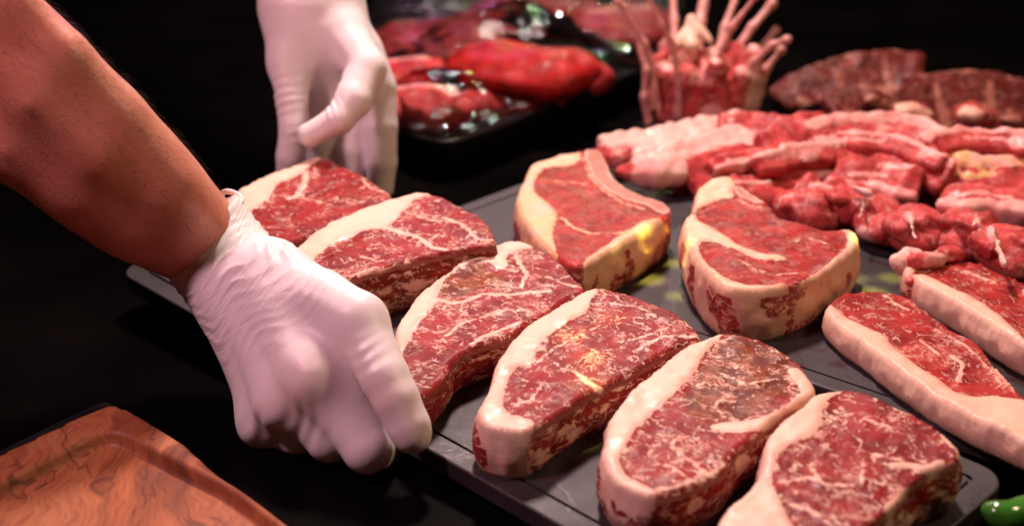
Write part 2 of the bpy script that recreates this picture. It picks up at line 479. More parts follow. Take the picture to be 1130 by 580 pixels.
# ------------------------------------------------------------------ steaks
def steak(name, label, cat, frame, T, org, s, outline, fat=(), seams=(), brown=(), bone=(), streak=0, marb=1.0,
          yellow=0.0, h0=0.0, group=None, mat=None, lip=.0022, bulge=.0018, step=.0016, seed=1, fatlift=.0009, tuck=.002, flare=(0,0,0)):
    """outline traced on the photo for the TOP face; the body goes down to the tray by thickness T"""
    cv = lambda pts: np.array([frame.up(org[0] + x/s, org[1] + y/s, T + h0) for x, y in pts])
    O = chaikin(cv(outline), 2)
    if area(O) < 0: O = O[::-1]
    O = resample(O, step)
    c0 = O.mean(0)
    nrm = np.roll(O, -1, 0) - np.roll(O, 1, 0); nrm = np.stack([nrm[:,1], -nrm[:,0]], 1)
    nrm /= np.linalg.norm(nrm, axis=1)[:,None]
    wob = vnoise(np.column_stack([O, np.zeros(len(O))]), 130, .0006, seed) + vnoise(np.column_stack([O, np.zeros(len(O))]), 420, .0004, seed+3)
    O = O + nrm*wob[:,None]
    # interior points
    lo, hi = O.min(0), O.max(0)
    gx, gy = np.meshgrid(np.arange(lo[0], hi[0], step), np.arange(lo[1], hi[1], step))
    G = np.column_stack([gx.ravel(), gy.ravel()]); G[:,0] += (np.round((G[:,1]-lo[1])/step) % 2)*step*.5
    G = G[sdpoly(G, O) > step*.55]
    n = len(O)
    P2, faces, orig = cdt(np.vstack([O, G]), [(i, (i+1) % n) for i in range(n)])
    # map boundary verts
    first = {}
    key = lambda p: (round(p[0], 7), round(p[1], 7))
    lut = {key(p): i for i, p in enumerate(P2)}
    bidx = [lut.get(key(p)) for p in O]
    if any(b is None for b in bidx):
        bidx = [int(np.argmin(((P2 - p)**2).sum(1))) for p in O]
    keep = []
    cen = np.array([P2[list(f)].mean(0) for f in faces]); ok = inside(cen, O)
    for f, k in zip(faces, ok):
        if k:
            f = list(f); a = area(P2[f]); keep.append(tuple(f) if a > 0 else tuple(f[::-1]))
    dist = polydist(P2, O)
    z = np.full(len(P2), T)
    dd = np.clip(dist, 0, lip); z -= lip - np.sqrt(np.maximum(lip**2 - (lip-dd)**2, 0))
    P3 = np.column_stack([P2, np.zeros(len(P2))])
    z += vnoise(P3, 55, .0016, seed) + vnoise(P3, 150, .0007, seed+5)
    # side rings
    rows = max(6, int(T/.0028)); V = [np.column_stack([P2, z])]; F = list(keep)
    zb = z[bidx]; prev = list(bidx); base = len(P2)
    bl = vnoise(np.column_stack([O, np.zeros(n)]), 45, 1.0, seed+9)
    for r_ in range(1, rows+1):
        t = r_/rows
        off = (bulge + .0007*bl)*math.sin(math.pi*min(1, t*1.0)) - tuck*t**3
        zz = zb*(1-t)
        X = O + nrm*np.reshape(off + 0.0, (-1,1))
        sd = np.array(flare[:2])
        if flare[2]: X = X + nrm*(np.clip(nrm @ sd, 0, 1)*flare[2]*t)[:,None]
        R3 = np.column_stack([X, zz])
        q = vnoise(R3 + 0, 95, .0018, seed+2)*(math.sin(math.pi*t)) + vnoise(R3, 330, .0008, seed+4)*math.sin(math.pi*t)
        R3[:,:2] += nrm*q[:,None]
        V.append(R3); cur = list(range(base, base+n)); base += n
        for i in range(n):
            j = (i+1) % n; F.append((prev[i], cur[i], cur[j], prev[j]))
        prev = cur
    F.append(tuple(reversed(prev)))
    V = np.vstack(V); XY = V[:, :2]
    side = np.arange(len(V)) >= len(P2)
    XYq = XY.copy()
    fatv = np.full(len(V), -30.0)
    for p in fat: fatv = np.maximum(fatv, sdpoly(XYq, resample(chaikin(cv(p), 1), .003))*1000)
    for pl, wd in seams:
        q = cv(pl); fatv = np.maximum(fatv, .35 + (wd/s*.00055) *500 - polydist(XYq, q, False)*1000)
    br = np.full(len(V), -30.0)
    for p in brown: br = np.maximum(br, sdpoly(XYq, cv(p))*1000)
    bo = np.full(len(V), -30.0)
    for p in bone: bo = np.maximum(bo, sdpoly(XYq, cv(p))*1000)
    zt = np.clip(fatv/2.0, -1, 1)*fatlift*.5
    V[:len(P2), 2] += np.where(dist > .001, zt[:len(P2)], 0)
    V[:,2] += h0
    a = math.radians(streak); ca, sa = math.cos(a), math.sin(a)
    mc = np.column_stack([ca*XY[:,0] + sa*XY[:,1], -sa*XY[:,0] + ca*XY[:,1], V[:,2]]) + np.array([seed*.731, seed*.377, seed*.11])
    yl = np.full(len(V), yellow)
    arc = np.concatenate([[0], np.cumsum(np.linalg.norm(np.diff(O, axis=0), axis=1))])
    nr = (len(V) - len(P2))//n
    for r_ in range(nr):
        i0 = len(P2) + r_*n
        mc[i0:i0+n, 0] = arc*.8 + seed*.731 + .4; mc[i0:i0+n, 1] = V[i0:i0+n, 2]*1.1 + seed*.2
        if yellow < .1:
            patch = vnoise(np.column_stack([arc*1.0, V[i0:i0+n,2]*2.2, np.zeros(n)]), 62, 7.0, seed+31) - 2.0
            fs = fatv[i0:i0+n]; depth = (r_+1)/nr
            fatv[i0:i0+n] = np.where(fs > 1.0, fs, np.maximum(np.minimum(fs - 3*depth, -1.2 - 2*depth) , patch))
            br[i0:i0+n] = np.where(fs > 1.0, -30, vnoise(np.column_stack([arc, V[i0:i0+n,2], np.zeros(n)]), 40, 4.0, seed+40) - 1.0)
        else:
            patch = vnoise(np.column_stack([arc*1.0, V[i0:i0+n,2]*.7, np.zeros(n)]), 60, 8.0, seed+31)
            fatv[i0:i0+n] = np.minimum(fatv[i0:i0+n], patch + 1.4)
            fatv[i0:i0+n] = np.maximum(fatv[i0:i0+n], -.35)
    V[:,:2] -= c0
    o = mesh_obj(name, V, F, mat or MEAT, loc=frame.w([c0[0], c0[1], 0]), M=frame.M,
                 attrs=dict(fat=fatv, brown=br, bone=bo, mc=mc, marb=np.full(len(V), marb), yellow=yl))
    tag(o, label, cat, group)
    return o

GF = 'steaks in a row on the held slate tray'
A, sA = (240,160), 2.7625
steak('steak', 'thick red steak farthest up the held tray, right below the far gloved hand', 'steak', FRONT, .027, A, sA,
  [(28,172),(60,140),(105,115),(150,90),(200,75),(250,50),(290,38),(340,40),(380,60),(420,80),(460,100),(500,130),(537,156),(500,172),(440,196),(380,222),(320,250),(260,280),(200,300),(140,300),(80,255),(40,215)],
  fat=[[(10,170),(60,130),(150,80),(250,40),(300,25),(330,38),(285,58),(262,85),(200,108),(160,140),(165,155),(130,180),(100,205),(95,225),(70,250),(20,215)]],
  seams=[([(270,85),(265,120),(240,150),(215,160)],16), ([(440,110),(480,140),(520,150)],5), ([(190,150),(260,160),(330,175)],4)], streak=20, marb=.85, seed=1, group=GF, flare=(0,-1,.006))
steak('steak', 'thick steak with deep dark cut side, second from the far hand, touching the near wrist', 'steak', FRONT, .033, A, sA,
  [(215,330),(260,290),(310,255),(360,230),(410,210),(460,185),(510,165),(560,152),(610,143),(660,148),(700,163),(750,190),(800,215),(832,245),(852,285),(840,300),(790,303),(740,315),(690,324),(640,335),(600,347),(540,360),(480,378),(430,395),(390,402),(340,392),(290,375),(240,360)],
  fat=[[(190,330),(260,280),(360,220),(460,175),(560,145),(655,138),(648,155),(605,165),(575,190),(550,220),(520,250),(480,258),(440,265),(400,285),(350,300),(310,330),(280,355),(225,355)]],
  seams=[([(500,250),(560,268),(620,285),(655,312),(700,316)],14), ([(440,340),(470,345)],9), ([(600,350),(500,372),(400,398)],7), ([(690,220),(740,240),(790,280),(850,288)],8), ([(600,210),(650,230),(720,235)],4)],
  streak=25, marb=.95, seed=2, group=GF, flare=(0,-1,.005))
B, sB = (420,250), 2.9
steak('steak', 'flatter steak with wavy cream fat edge, third from the far hand, beside the thumb', 'steak', FRONT, .0235, B, sB,
  [(440,42),(490,52),(530,75),(570,105),(610,145),(640,178),(660,197),(640,212),(600,230),(560,252),(520,275),(480,300),(440,330),(400,350),(340,368),(290,390),(250,408),(225,430),(205,475),(165,515),(122,545),(97,520),(75,460),(60,420),(42,380),(42,340),(60,300),(85,260),(110,225),(150,190),(190,155),(230,130),(290,90),(350,60),(400,45)],
  fat=[[(20,380),(25,320),(75,245),(110,210),(215,130),(300,75),(400,35),(455,38),(500,58),(440,77),(400,90),(410,125),(380,135),(340,110),(300,110),(230,140),(205,170),(185,215),(180,245),(130,300),(100,350),(72,400),(62,430),(45,420)]],
  brown=[[(190,210),(210,160),(240,130),(330,105),(350,130),(400,160),(430,190),(350,200),(300,200),(260,225),(230,225)], [(300,370),(350,350),(420,330),(400,350),(330,370)]],
  seams=[([(180,235),(220,243),(270,240),(330,215),(420,215),(470,205),(540,205)],13), ([(210,350),(250,315),(300,290),(400,270),(480,265)],7), ([(290,380),(340,345),(400,322),(450,305)],12), ([(425,70),(440,110),(470,150),(450,190)],10), ([(130,320),(180,340),(210,370)],3), ([(540,160),(580,180),(640,195)],5)],
  streak=25, marb=1.0, seed=3, group=GF, flare=(0,-1,.003))
Cc, sC = (510,300), 2.636
steak('steak', 'steak whose white fat strip ends in a round nose, fourth from far hand', 'steak', FRONT, .027, Cc, sC,
  [(395,45),(440,47),(490,60),(540,80),(590,100),(640,130),(680,157),(694,185),(670,198),(630,210),(600,222),(560,247),(520,272),(480,295),(440,315),(400,335),(360,352),(330,372),(300,395),(260,415),(240,440),(205,455),(175,462),(130,464),(85,455),(52,435),(42,405),(60,372),(82,335),(90,290),(110,240),(140,200),(180,160),(240,120),(300,85),(350,55)],
  fat=[[(30,440),(40,380),(75,290),(105,225),(150,175),(230,115),(310,68),(385,35),(402,45),(372,85),(366,115),(320,140),(270,170),(235,200),(210,240),(215,260),(180,270),(150,280),(135,310),(122,350),(115,395),(140,412),(190,425),(215,440),(190,480),(90,480)]],
  seams=[([(220,262),(260,225),(340,185),(400,155)],4), ([(500,230),(580,190),(690,182)],8), ([(420,90),(500,100),(560,130)],5), ([(325,290),(360,320),(400,335)],12), ([(440,200),(520,190),(600,160)],4), ([(150,390),(200,370),(230,330)],3)],
  streak=-10, marb=1.1, seed=4, group=GF, flare=(0,-1,.004))
Dd, sD = (650,350), 2.522
steak('steak', 'brownish marbled oval steak with pink fat border, second nearest on the held tray', 'steak', FRONT, .0255, Dd, sD,
  [(395,40),(440,50),(490,65),(540,90),(580,115),(605,150),(625,180),(634,203),(612,220),(575,240),(535,262),(505,285),(480,312),(450,340),(425,360),(400,388),(380,415),(350,440),(300,462),(260,482),(220,492),(180,502),(140,497),(100,475),(60,445),(40,410),(35,380),(45,330),(50,290),(75,250),(110,210),(150,170),(200,130),(250,90),(310,65),(350,45)],
  fat=[[(20,400),(30,320),(40,270),(95,200),(200,120),(300,55),(388,32),(345,75),(310,110),(300,150),(260,190),(230,220),(190,250),(160,280),(130,310),(110,345),(80,385),(90,420),(120,450),(170,475),(195,497),(150,515),(60,475)],
       [(540,140),(590,140),(645,205),(600,228),(540,262),(480,318),(400,325),(330,305),(350,290),(440,285),(520,265),(585,215),(590,200)]],
  brown=[[(300,150),(345,70),(395,45),(480,70),(560,110),(600,150),(560,200),(500,240),(450,270),(370,290),(300,280),(270,260),(265,230),(290,190)]],
  seams=[([(230,360),(280,400),(330,430)],5), ([(260,320),(230,350),(190,330)],4), ([(370,220),(350,250),(380,270)],5), ([(210,410),(260,440)],5), ([(400,170),(440,190),(520,170)],4), ([(180,490),(240,475),(320,445),(390,400)],4)],
  streak=15, marb=1.15, seed=5, group=GF, flare=(0,-1,.003))
Ee, sE = (780,410), 3.2286
steak('steak', 'nearest steak with a broad cream fat wedge, beside the rounded tray corner', 'steak', FRONT, .030, Ee, sE,
  [(500,55),(560,70),(620,95),(680,120),(740,145),(790,175),(830,200),(860,235),(890,262),(905,295),(890,318),(850,330),(800,350),(765,370),(725,392),(700,430),(670,465),(630,495),(590,530),(540,575),(480,640),(300,720),(120,700),(50,620),(38,560),(45,520),(80,480),(130,440),(160,400),(180,370),(200,320),(200,280),(220,220),(260,180),(300,150),(330,130),(370,90),(400,70),(450,60)],
  fat=[[(10,600),(30,510),(140,410),(165,370),(190,290),(205,215),(290,145),(380,65),(500,42),(482,65),(430,90),(415,130),(410,170),(395,210),(370,235),(320,250),(270,280),(245,320),(240,370),(230,400),(250,430),(270,480),(300,530),(350,620),(420,720),(100,740)]],
  seams=[([(320,385),(370,378),(420,400),(520,405)],9), ([(370,340),(400,380)],7), ([(555,350),(550,400)],6), ([(670,335),(720,335),(790,345),(830,325)],22), ([(835,215),(870,255),(905,300)],14), ([(700,420),(640,480)],14), ([(600,290),(700,320)],6), ([(560,170),(650,200)],5), ([(300,470),(380,500),(460,560)],6)],
  streak=-22, marb=1.1, seed=6, group=GF, flare=(0,-1,.004))

Ff, sF = (550,150), 3.2227
steak('rib_steak', 'bone-in rib steak with yellow fat, nearest the empty corner of the rear tray', 'steak', REAR, .031, Ff, sF,
  [(350,38),(375,58),(390,100),(410,140),(440,170),(480,190),(540,213),(590,232),(615,255),(605,278),(580,300),(550,322),(520,340),(480,362),(440,388),(390,415),(340,440),(290,458),(250,450),(215,428),(180,400),(145,370),(110,330),(82,290),(66,250),(64,215),(75,180),(95,150),(100,120),(130,95),(200,70),(260,60),(300,45)],
  fat=[[(40,215),(85,110),(200,55),(290,35),(290,100),(220,105),(150,125),(125,160),(120,190),(140,210),(180,240),(210,270),(205,300),(190,340),(200,380),(215,440),(130,420),(50,300)],
       [(470,330),(520,305),(590,290),(625,300),(560,360),(450,420),(310,480),(300,440),(360,405),(400,375)]],
  bone=[[(310,44),(350,34),(380,70),(402,140),(450,180),(560,220),(620,252),(590,272),(520,242),(440,217),(380,187),(335,140),(308,80)]],
  seams=[([(220,290),(260,320),(330,345),(420,350),(500,325)],8), ([(300,80),(330,150),(380,200),(440,232),(520,260)],5), ([(200,160),(280,165),(330,180)],3)],
  streak=-15, marb=.3, yellow=.55, seed=7, group='bone-in steaks on the rear tray', mat=MEAT_RED, lip=.003, fatlift=.0012)
Gg, sG = (730,180), 2.9
steak('rib_steak', 'very thick bone-in steak with a fatty hump, beside the strip steaks', 'steak', REAR, .034, Gg, sG,
  [(200,38),(240,50),(280,80),(320,110),(352,138),(372,165),(405,180),(450,190),(500,203),(560,207),(615,213),(633,232),(628,260),(600,290),(560,318),(520,345),(470,368),(420,388),(350,402),(300,408),(245,408),(200,395),(160,368),(125,330),(105,300),(85,260),(68,222),(65,192),(80,168),(103,145),(105,100),(120,70),(160,48)],
  fat=[[(95,160),(90,90),(160,30),(215,30),(240,60),(225,90),(240,110),(190,115),(150,130),(115,152)],
       [(50,190),(100,155),(120,190),(160,205),(210,230),(250,265),(320,285),(380,292),(412,310),(330,308),(270,296),(230,275),(180,250),(125,250),(120,280),(150,330),(200,370),(300,395),(420,378),(390,420),(230,430),(110,340),(40,260)],
       [(560,198),(645,208),(650,260),(590,320),(470,385),(410,395),(500,345),(565,295),(592,262),(600,235)]],
  bone=[[(225,68),(260,72),(300,105),(330,130),(300,125),(250,105)]],
  seams=[([(250,310),(300,340),(380,355),(450,350)],5), ([(240,118),(300,140),(355,150)],4), ([(420,250),(480,240),(540,260)],3)],
  streak=-10, marb=.35, yellow=.28, seed=8, group='bone-in steaks on the rear tray', mat=MEAT_RED, lip=.003, fatlift=.0012)
Hh, sH = (890,250), 2.32
steak('strip_steak', 'long strip steak with a peach fat edge, touching the very thick bone-in steak', 'steak', REAR, .017, Hh, sH,
  [(110,163),(180,160),(230,163),(270,178),(300,203),(340,238),(390,268),(430,288),(460,318),(480,350),(510,378),(540,415),(575,450),(630,500),(640,560),(590,565),(520,530),(450,500),(400,475),(340,440),(290,408),(240,372),(190,335),(150,300),(110,275),(70,245),(48,220),(48,205),(62,185),(80,172)],
  fat=[[(25,215),(55,190),(90,220),(150,255),(200,275),(230,315),(280,355),(340,390),(390,425),(430,432),(480,428),(560,445),(680,480),(680,620),(400,520),(300,450),(150,330),(40,250)]],
  seams=[([(200,175),(260,210)],5), ([(370,330),(400,350),(390,390)],6), ([(290,290),(340,330)],5), ([(330,260),(400,300),(450,340),(500,400)],4), ([(470,320),(490,370),(530,410)],7)],
  streak=-35, marb=.7, seed=9, group='strip steaks on the rear tray', mat=MEAT_RED, fatlift=.002)
steak('strip_steak', 'strip steak with a pink curled nub at its tip, beside the lamb pile', 'steak', REAR, .020, Hh, sH,
  [(245,85),(270,78),(300,90),(340,84),(400,82),(440,90),(500,115),(560,145),(640,190),(720,260),(720,350),(650,352),(600,322),(557,302),(500,268),(450,235),(400,200),(350,172),(310,155),(275,135),(245,112)],
  fat=[[(265,120),(310,118),(360,150),(430,182),(480,212),(520,250),(560,290),(640,350),(700,400),(640,420),(500,320),(400,240),(280,170)], [(225,80),(275,70),(285,110),(250,130)]],
  seams=[([(560,160),(600,200),(680,250)],8), ([(400,110),(480,140)],4)],
  streak=-35, marb=.55, seed=10, group='strip steaks on the rear tray', mat=MEAT_RED, fatlift=.002)

# ------------------------------------------------------------------ blobby pieces of meat
def blob(name, groups, mat, h=.0026, parent=None, amp=.0022, fr=70, seed=3, marb=.5, yellow=0.0, streak=0, bonev=-30.0, fatadd=0.0, patchy=3.4):
    lo, hi = bounds(groups)
    V, F = surfnet(lambda X: field(groups, X), lo, hi, h)
    N = vnormals(V, F)
    fa = tagged(groups, V) + fatadd
    fa = np.maximum(fa, vnoise(V*np.array([1,1,1.6]), 42, 9.0, seed+50) - patchy)
    V = V + N*(vnoise(V, fr, amp, seed) + vnoise(V, fr*3.2, amp*.45, seed+1))[:,None]
    a = math.radians(streak); ca, sa = math.cos(a), math.sin(a)
    mc = np.column_stack([ca*V[:,0]+sa*V[:,1], -sa*V[:,0]+ca*V[:,1], V[:,2]]) + seed*.517
    n = len(V)
    return mesh_obj(name, V, F, mat, parent, attrs=dict(fat=fa, brown=np.full(n,-30.), bone=np.full(n,bonev), mc=mc, marb=np.full(n,marb), yellow=np.full(n,yellow)))
def P(u, v, h, base=None):
    """photo pixel, height above the rear tray top -> world point"""
    return PZ(u, v, ZR + h)
def pr(px, P_): return px*float((P_ - CAM) @ Fv)/FPX
def strip(pts, h, r, t=0, flat=1.0):
    """chain of capsules along photo pixels at height h"""
    W = [P(u, v, hh) for (u, v, hh) in [(p[0], p[1], p[2] if len(p) > 2 else h) for p in pts]]
    return [cap(W[i], W[i+1], pr(r, W[i]), pr(r, W[i+1]), t) for i in range(len(W)-1)]

GL = 'pieces of lamb piled on the back tray'
lumps = [
 ([(800,212),(850,214)], .014, 27, [(795,206),(850,200)], 'flat red lamb piece behind the thick bone-in steak, start of the red row'),
 ([(880,220),(905,232)], .016, 29, [(880,206),(915,210)], 'rounded red lamb piece next after the flat one in the red row'),
 ([(925,218),(950,226)], .020, 26, [(935,204),(960,214)], 'smooth lamb piece leaning on its neighbour in the middle of the red row'),
 ([(965,226),(975,250)], .016, 27, [(948,240),(957,214)], 'creased red lamb piece with a narrow fat line, above the gap in the slate'),
 ([(1010,238),(1018,262)], .017, 29, [(1003,236),(1010,262)], 'lamb piece with white sinew behind the pink curled nub'),
 ([(1062,246),(1066,268)], .018, 29, [(1076,240),(1082,256)], 'smooth pink lamb piece just behind the edge strip steak'),
 ([(1108,262),(1124,288)], .020, 32, [(1095,254),(1108,292)], 'large pink lamb piece at the frame edge, last of the red row'),
]
def rotz(a): return np.array([[math.cos(a), -math.sin(a), 0],[math.sin(a), math.cos(a), 0],[0,0,1]])
def tiltR(a, b, c): return rotm(a, b, c)
for i, (l, h, r, f, lab) in enumerate(lumps):
    rr_ = random.Random(200+i)
    a_, b_ = P(l[0][0], l[0][1], h), P(l[1][0], l[1][1], h); mid = (a_+b_)/2; s_ = pr(1, mid)**-1 if 0 else float((mid-CAM)@Fv)/FPX
    R_ = r*s_; dirx = math.atan2((b_-a_)[1], (b_-a_)[0]); L_ = np.linalg.norm(b_-a_)/2
    g = [([ell(mid - np.array([0,0,.003]), [R_*.95 + L_*.8, R_*1.25, min(R_*.8, h*1.05)], rotz(dirx))], .01, .01)]
    for q in range(5):
        c_ = mid + np.array([rr_.uniform(-.8,.8)*R_, rr_.uniform(-.9,.5)*R_, rr_.uniform(0,.55)*R_])
        g.append(([rbox(c_, [R_*rr_.uniform(.5,.85), R_*rr_.uniform(.35,.6), R_*rr_.uniform(.16,.3)], rotm(rr_.uniform(0,3), rr_.uniform(.0,.8), rr_.uniform(-.4,.4)), .003)], .004, .0022))
    g.append((strip(f, h*1.75, r*.12, 1), .003, .002))
    o = blob('lamb_piece', g, LAMB, seed=20+i, streak=i*37, marb=.4, amp=.0034, fr=50, h=.0024, patchy=3.9)
    tag(o, lab, 'raw meat', GL)
strips_ = [
 ([(676,172),(712,166),(760,158),(806,148)], .020, 15, 1, .0, 'pale fat strip of lamb, farthest from the frame edge, below the crown roast'),
 ([(704,190),(750,188),(790,172),(838,160)], .024, 17, 1, .0, 'second pale fat strip of lamb, just in front of the other'),
 ([(768,206),(812,196),(850,186)], .012, 20, 0, .0, 'red lamb slice under the pale fat strips'),
 ([(846,196),(890,190),(935,184)], .024, 14, 1, .0, 'whitish fat strip above the flat red lamb piece'),
 ([(800,150),(840,150),(880,158),(915,148)], .032, 17, 0, .0, 'glossy pink lamb flap in front of the crown roast base'),
 ([(850,172),(880,166),(930,160),(975,158)], .026, 16, 0, .0, 'dark pink lamb slice between the flap and the curved rib'),
 ([(900,156),(945,148),(985,150),(1022,160)], .034, 14, 1, .0, 'pink fatty lamb strip at the top of the pile'),
 ([(925,176),(970,172),(1010,184),(1042,196)], .036, 12, 1, .0, 'curved lamb rib with fat, lying across the middle of the pile'),
 ([(925,194),(965,196),(1010,206)], .030, 12, 0, .0, 'thin red lamb rib under the curved one'),
 ([(1000,168),(1040,174),(1080,186)], .020, 18, 0, .0, 'red lamb slice wedged under the breast slab'),
 ([(1034,172),(1064,168),(1104,172),(1160,178)], .042, 17, 1, .0, 'pink slab of lamb breast on the yellow fat slab'),
 ([(1036,196),(1074,202),(1114,202),(1160,200)], .030, 18, 1, .9, 'yellowish fat slab at the frame edge'),
 ([(838,184),(880,176),(925,170)], .040, 7, 1, .0, 'long thin whitish fat strip lying over the dark pink slice'),
 ([(925,158),(965,160),(1005,170),(1036,182)], .045, 7, 1, .0, 'thin pale fat strip crossing just above the curved rib'),
 ([(1040,160),(1085,156),(1150,166)], .056, 8, 1, .0, 'cream coloured fat edge on top of the breast slab'),
 ([(786,186),(830,178),(872,172)], .038, 6, 0, .0, 'narrow bright red lamb strip beside the second pale fat strip'),
 ([(1045,220),(1085,222),(1150,230)], .030, 12, 0, .0, 'dark red thin lamb strip below the yellowish fat slab'),
]
def slab(pts, h, wd_, th, t, side=0.0, lift=0.0, tilt=0.0, rnd=.0025):
    out = []; Wp = [P(x, y, h) for x, y in pts]
    for q in range(len(Wp)-1):
        a_, b_ = Wp[q], Wp[q+1]; d_ = b_ - a_; L_ = np.linalg.norm(d_); an = math.atan2(d_[1], d_[0])
        Rm = rotz(an) @ rotm(0, tilt, -math.asin(d_[2]/L_))
        c_ = (a_+b_)/2 + Rm @ np.array([0, side, lift])
        out.append(rbox(c_, [L_*.5 + .004, wd_, th], Rm, rnd, t))
    return out
for i, (l, h, r, t, yl, lab) in enumerate(strips_):
    m_ = P(*l[1], h); R_ = r*float((m_-CAM)@Fv)/FPX; hr_ = random.Random(300+i)
    l2 = resample_open(np.array(l, float), len(l)*2)
    l2[1:-1] += np.array([[hr_.uniform(-3,3), hr_.uniform(-2,2)] for q in range(len(l2)-2)])
    tl = hr_.uniform(.35,.65); wd_ = R_*1.75
    g = [(slab(l2, h*.8, wd_*(1 if i > 1 else .50), .0052 if i > 1 else .0058, 0 if i > 1 else 1, 0, 0, tl, .0025 if i > 1 else .0054), .007 if i > 1 else .012, .006)]
    if i < 2: g.append(([ell(P(*l[0], h*.75), [.017, .010, .0065], rotz(-.2)), ell(P(*l[-1], h*.8), [.018, .011, .007], rotz(-.2))], .01, .012))
    g.append((slab(l2, h*.8, wd_*.30, .0062, 1, wd_*.78 if t else -wd_*.85, .0005, tl), .005, .0025))     # fat edge of the slice
    if i > 1: g.append((slab(l2[1:4], h*.8, wd_*.12, .0060, 1, wd_*hr_.uniform(-.3,.2), .0005, tl), .004, .002))
    g.append((slab(l2[2:], h*.62, wd_*.9, .0045, 0, -wd_*.25, -.006, tl+.15), .006, .002))    # the layer folded under it
    o = blob('lamb_slice', g if i > 1 else [(pp_[0], pp_[1], pp_[2]) for pp_ in g], LAMB, seed=40+i, streak=-15, marb=.3, amp=.0028, fr=46, yellow=yl, h=.0021, patchy=3.8)
    tag(o, lab, 'raw meat', GL)
st4 = bpy.data.objects.get('strip_steak.001')
g = [(strip([(992,291),(1004,286),(1020,288)], .021, 9, 1), .005, .005), (strip([(1000,300),(1006,312)], .016, 6, 0), .004, .004), (strip([(1010,288),(1030,286),(1046,279),(1058,281)], .024, 8, 0), .006, .004)]
o = blob('curled_trim', g, LAMB, seed=88, amp=.003, fr=70, h=.002, marb=.4)
from mathutils import Matrix
bpy.context.view_layer.update(); o.parent = st4; o.matrix_parent_inverse = st4.matrix_world.inverted()
# ------------------------------------------------------------------ crown roast
BONE = simple('rib_bone', (.60,.28,.24), .4, .5, 120, .25, .0006, Subsurface_Weight=.1)
cc = P(778, 128, 0.0); cr = pr(56, cc)
root = empty('crown_roast', tuple(cc))
tag(root, 'crown roast of lamb standing upright, its bare ribs fanned out at the top', 'crown roast')
prm, fatp = [], []
hc = .055
for k in range(11):
    a = 2*math.pi*k/11 + .2
    b0 = cc + np.array([math.cos(a)*cr*.74, math.sin(a)*cr*.74, .008]); b1 = cc + np.array([math.cos(a)*cr*.92, math.sin(a)*cr*.92, hc*(.86+.12*math.sin(3*a))])
    prm.append(cap(b0, b1, .0150, .0080, 0))
    if k % 2 == 0: fatp.append(cap(b1, b1 + np.array([0,0,.004]), .008, .006, 1))
prm.append(cap(cc + [0,0,.006], cc + [0,0,.035], cr*.6, cr*.55, 0))
blob('meat_ring', [(prm, .011, .008), (fatp, .004, .006)], LAMB, parent=root, seed=61, marb=.5, amp=.0045, h=.0028, patchy=2.4)
# pale fat flaps in the middle
g = [([cap(PD(762,20,1.26), PD(746,50,1.25), .0025, .004, 1), cap(PD(762,20,1.26), PD(784,46,1.25), .0025, .004, 1), cap(PD(762,26,1.26), PD(764,52,1.25), .003, .007, 1), cap(P(745,66,.052), P(790,64,.054), .006, .006, 1)], .005, .006)]
blob('fat_flap', g, MEAT_RED, parent=root, seed=62, amp=.002, h=.0028, fatadd=25)
ribs = [([(722,118),(722,76),(712,49),(682,2)], -.9, 4.6), ([(748,128),(750,92),(742,49),(729,28),(714,-8)], -1, 5.0), ([(745,60),(744,24),(742,-14)], .9, 5), ([(768,70),(772,27),(780,-12)], .9, 7),
        ([(771,130),(780,98),(792,65),(808,30),(836,-6)], -1, 5.2), ([(800,98),(810,61),(830,30),(852,5)], .3, 6), ([(800,132),(812,98),(832,68),(852,50),(868,44)], -.6, 5.4),
        ([(826,98),(832,62),(856,34)], .5, 4.6), ([(716,136),(711,108),(713,78),(702,40),(690,8)], -.4, 5), ([(826,132),(838,104),(846,76),(862,56)], -.4, 5), ([(790,70),(800,30),(815,-10)], .9, 5)]
for i, (pp, dy, r) in enumerate(ribs):
    d0 = float((cc - CAM) @ Fv) + dy*cr*.85
    Wp = [PD(u, v, d0 + (.012*dy*j)) for j, (u, v) in enumerate(pp)]
    rr = r*d0/FPX
    pr_ = [cap(Wp[j], Wp[j+1], rr*(1.02 - .11*j), rr*(.91 - .11*j), 0) for j in range(len(Wp)-1)]
    pr_.append(cap(Wp[-1], Wp[-1] + (Wp[-1]-Wp[-2])*.04, rr*.95, rr*.9, 0))
    blob('rib', [(pr_, .004, .004)], BONE, parent=root, seed=70+i, amp=.0007, fr=90, h=.0022)

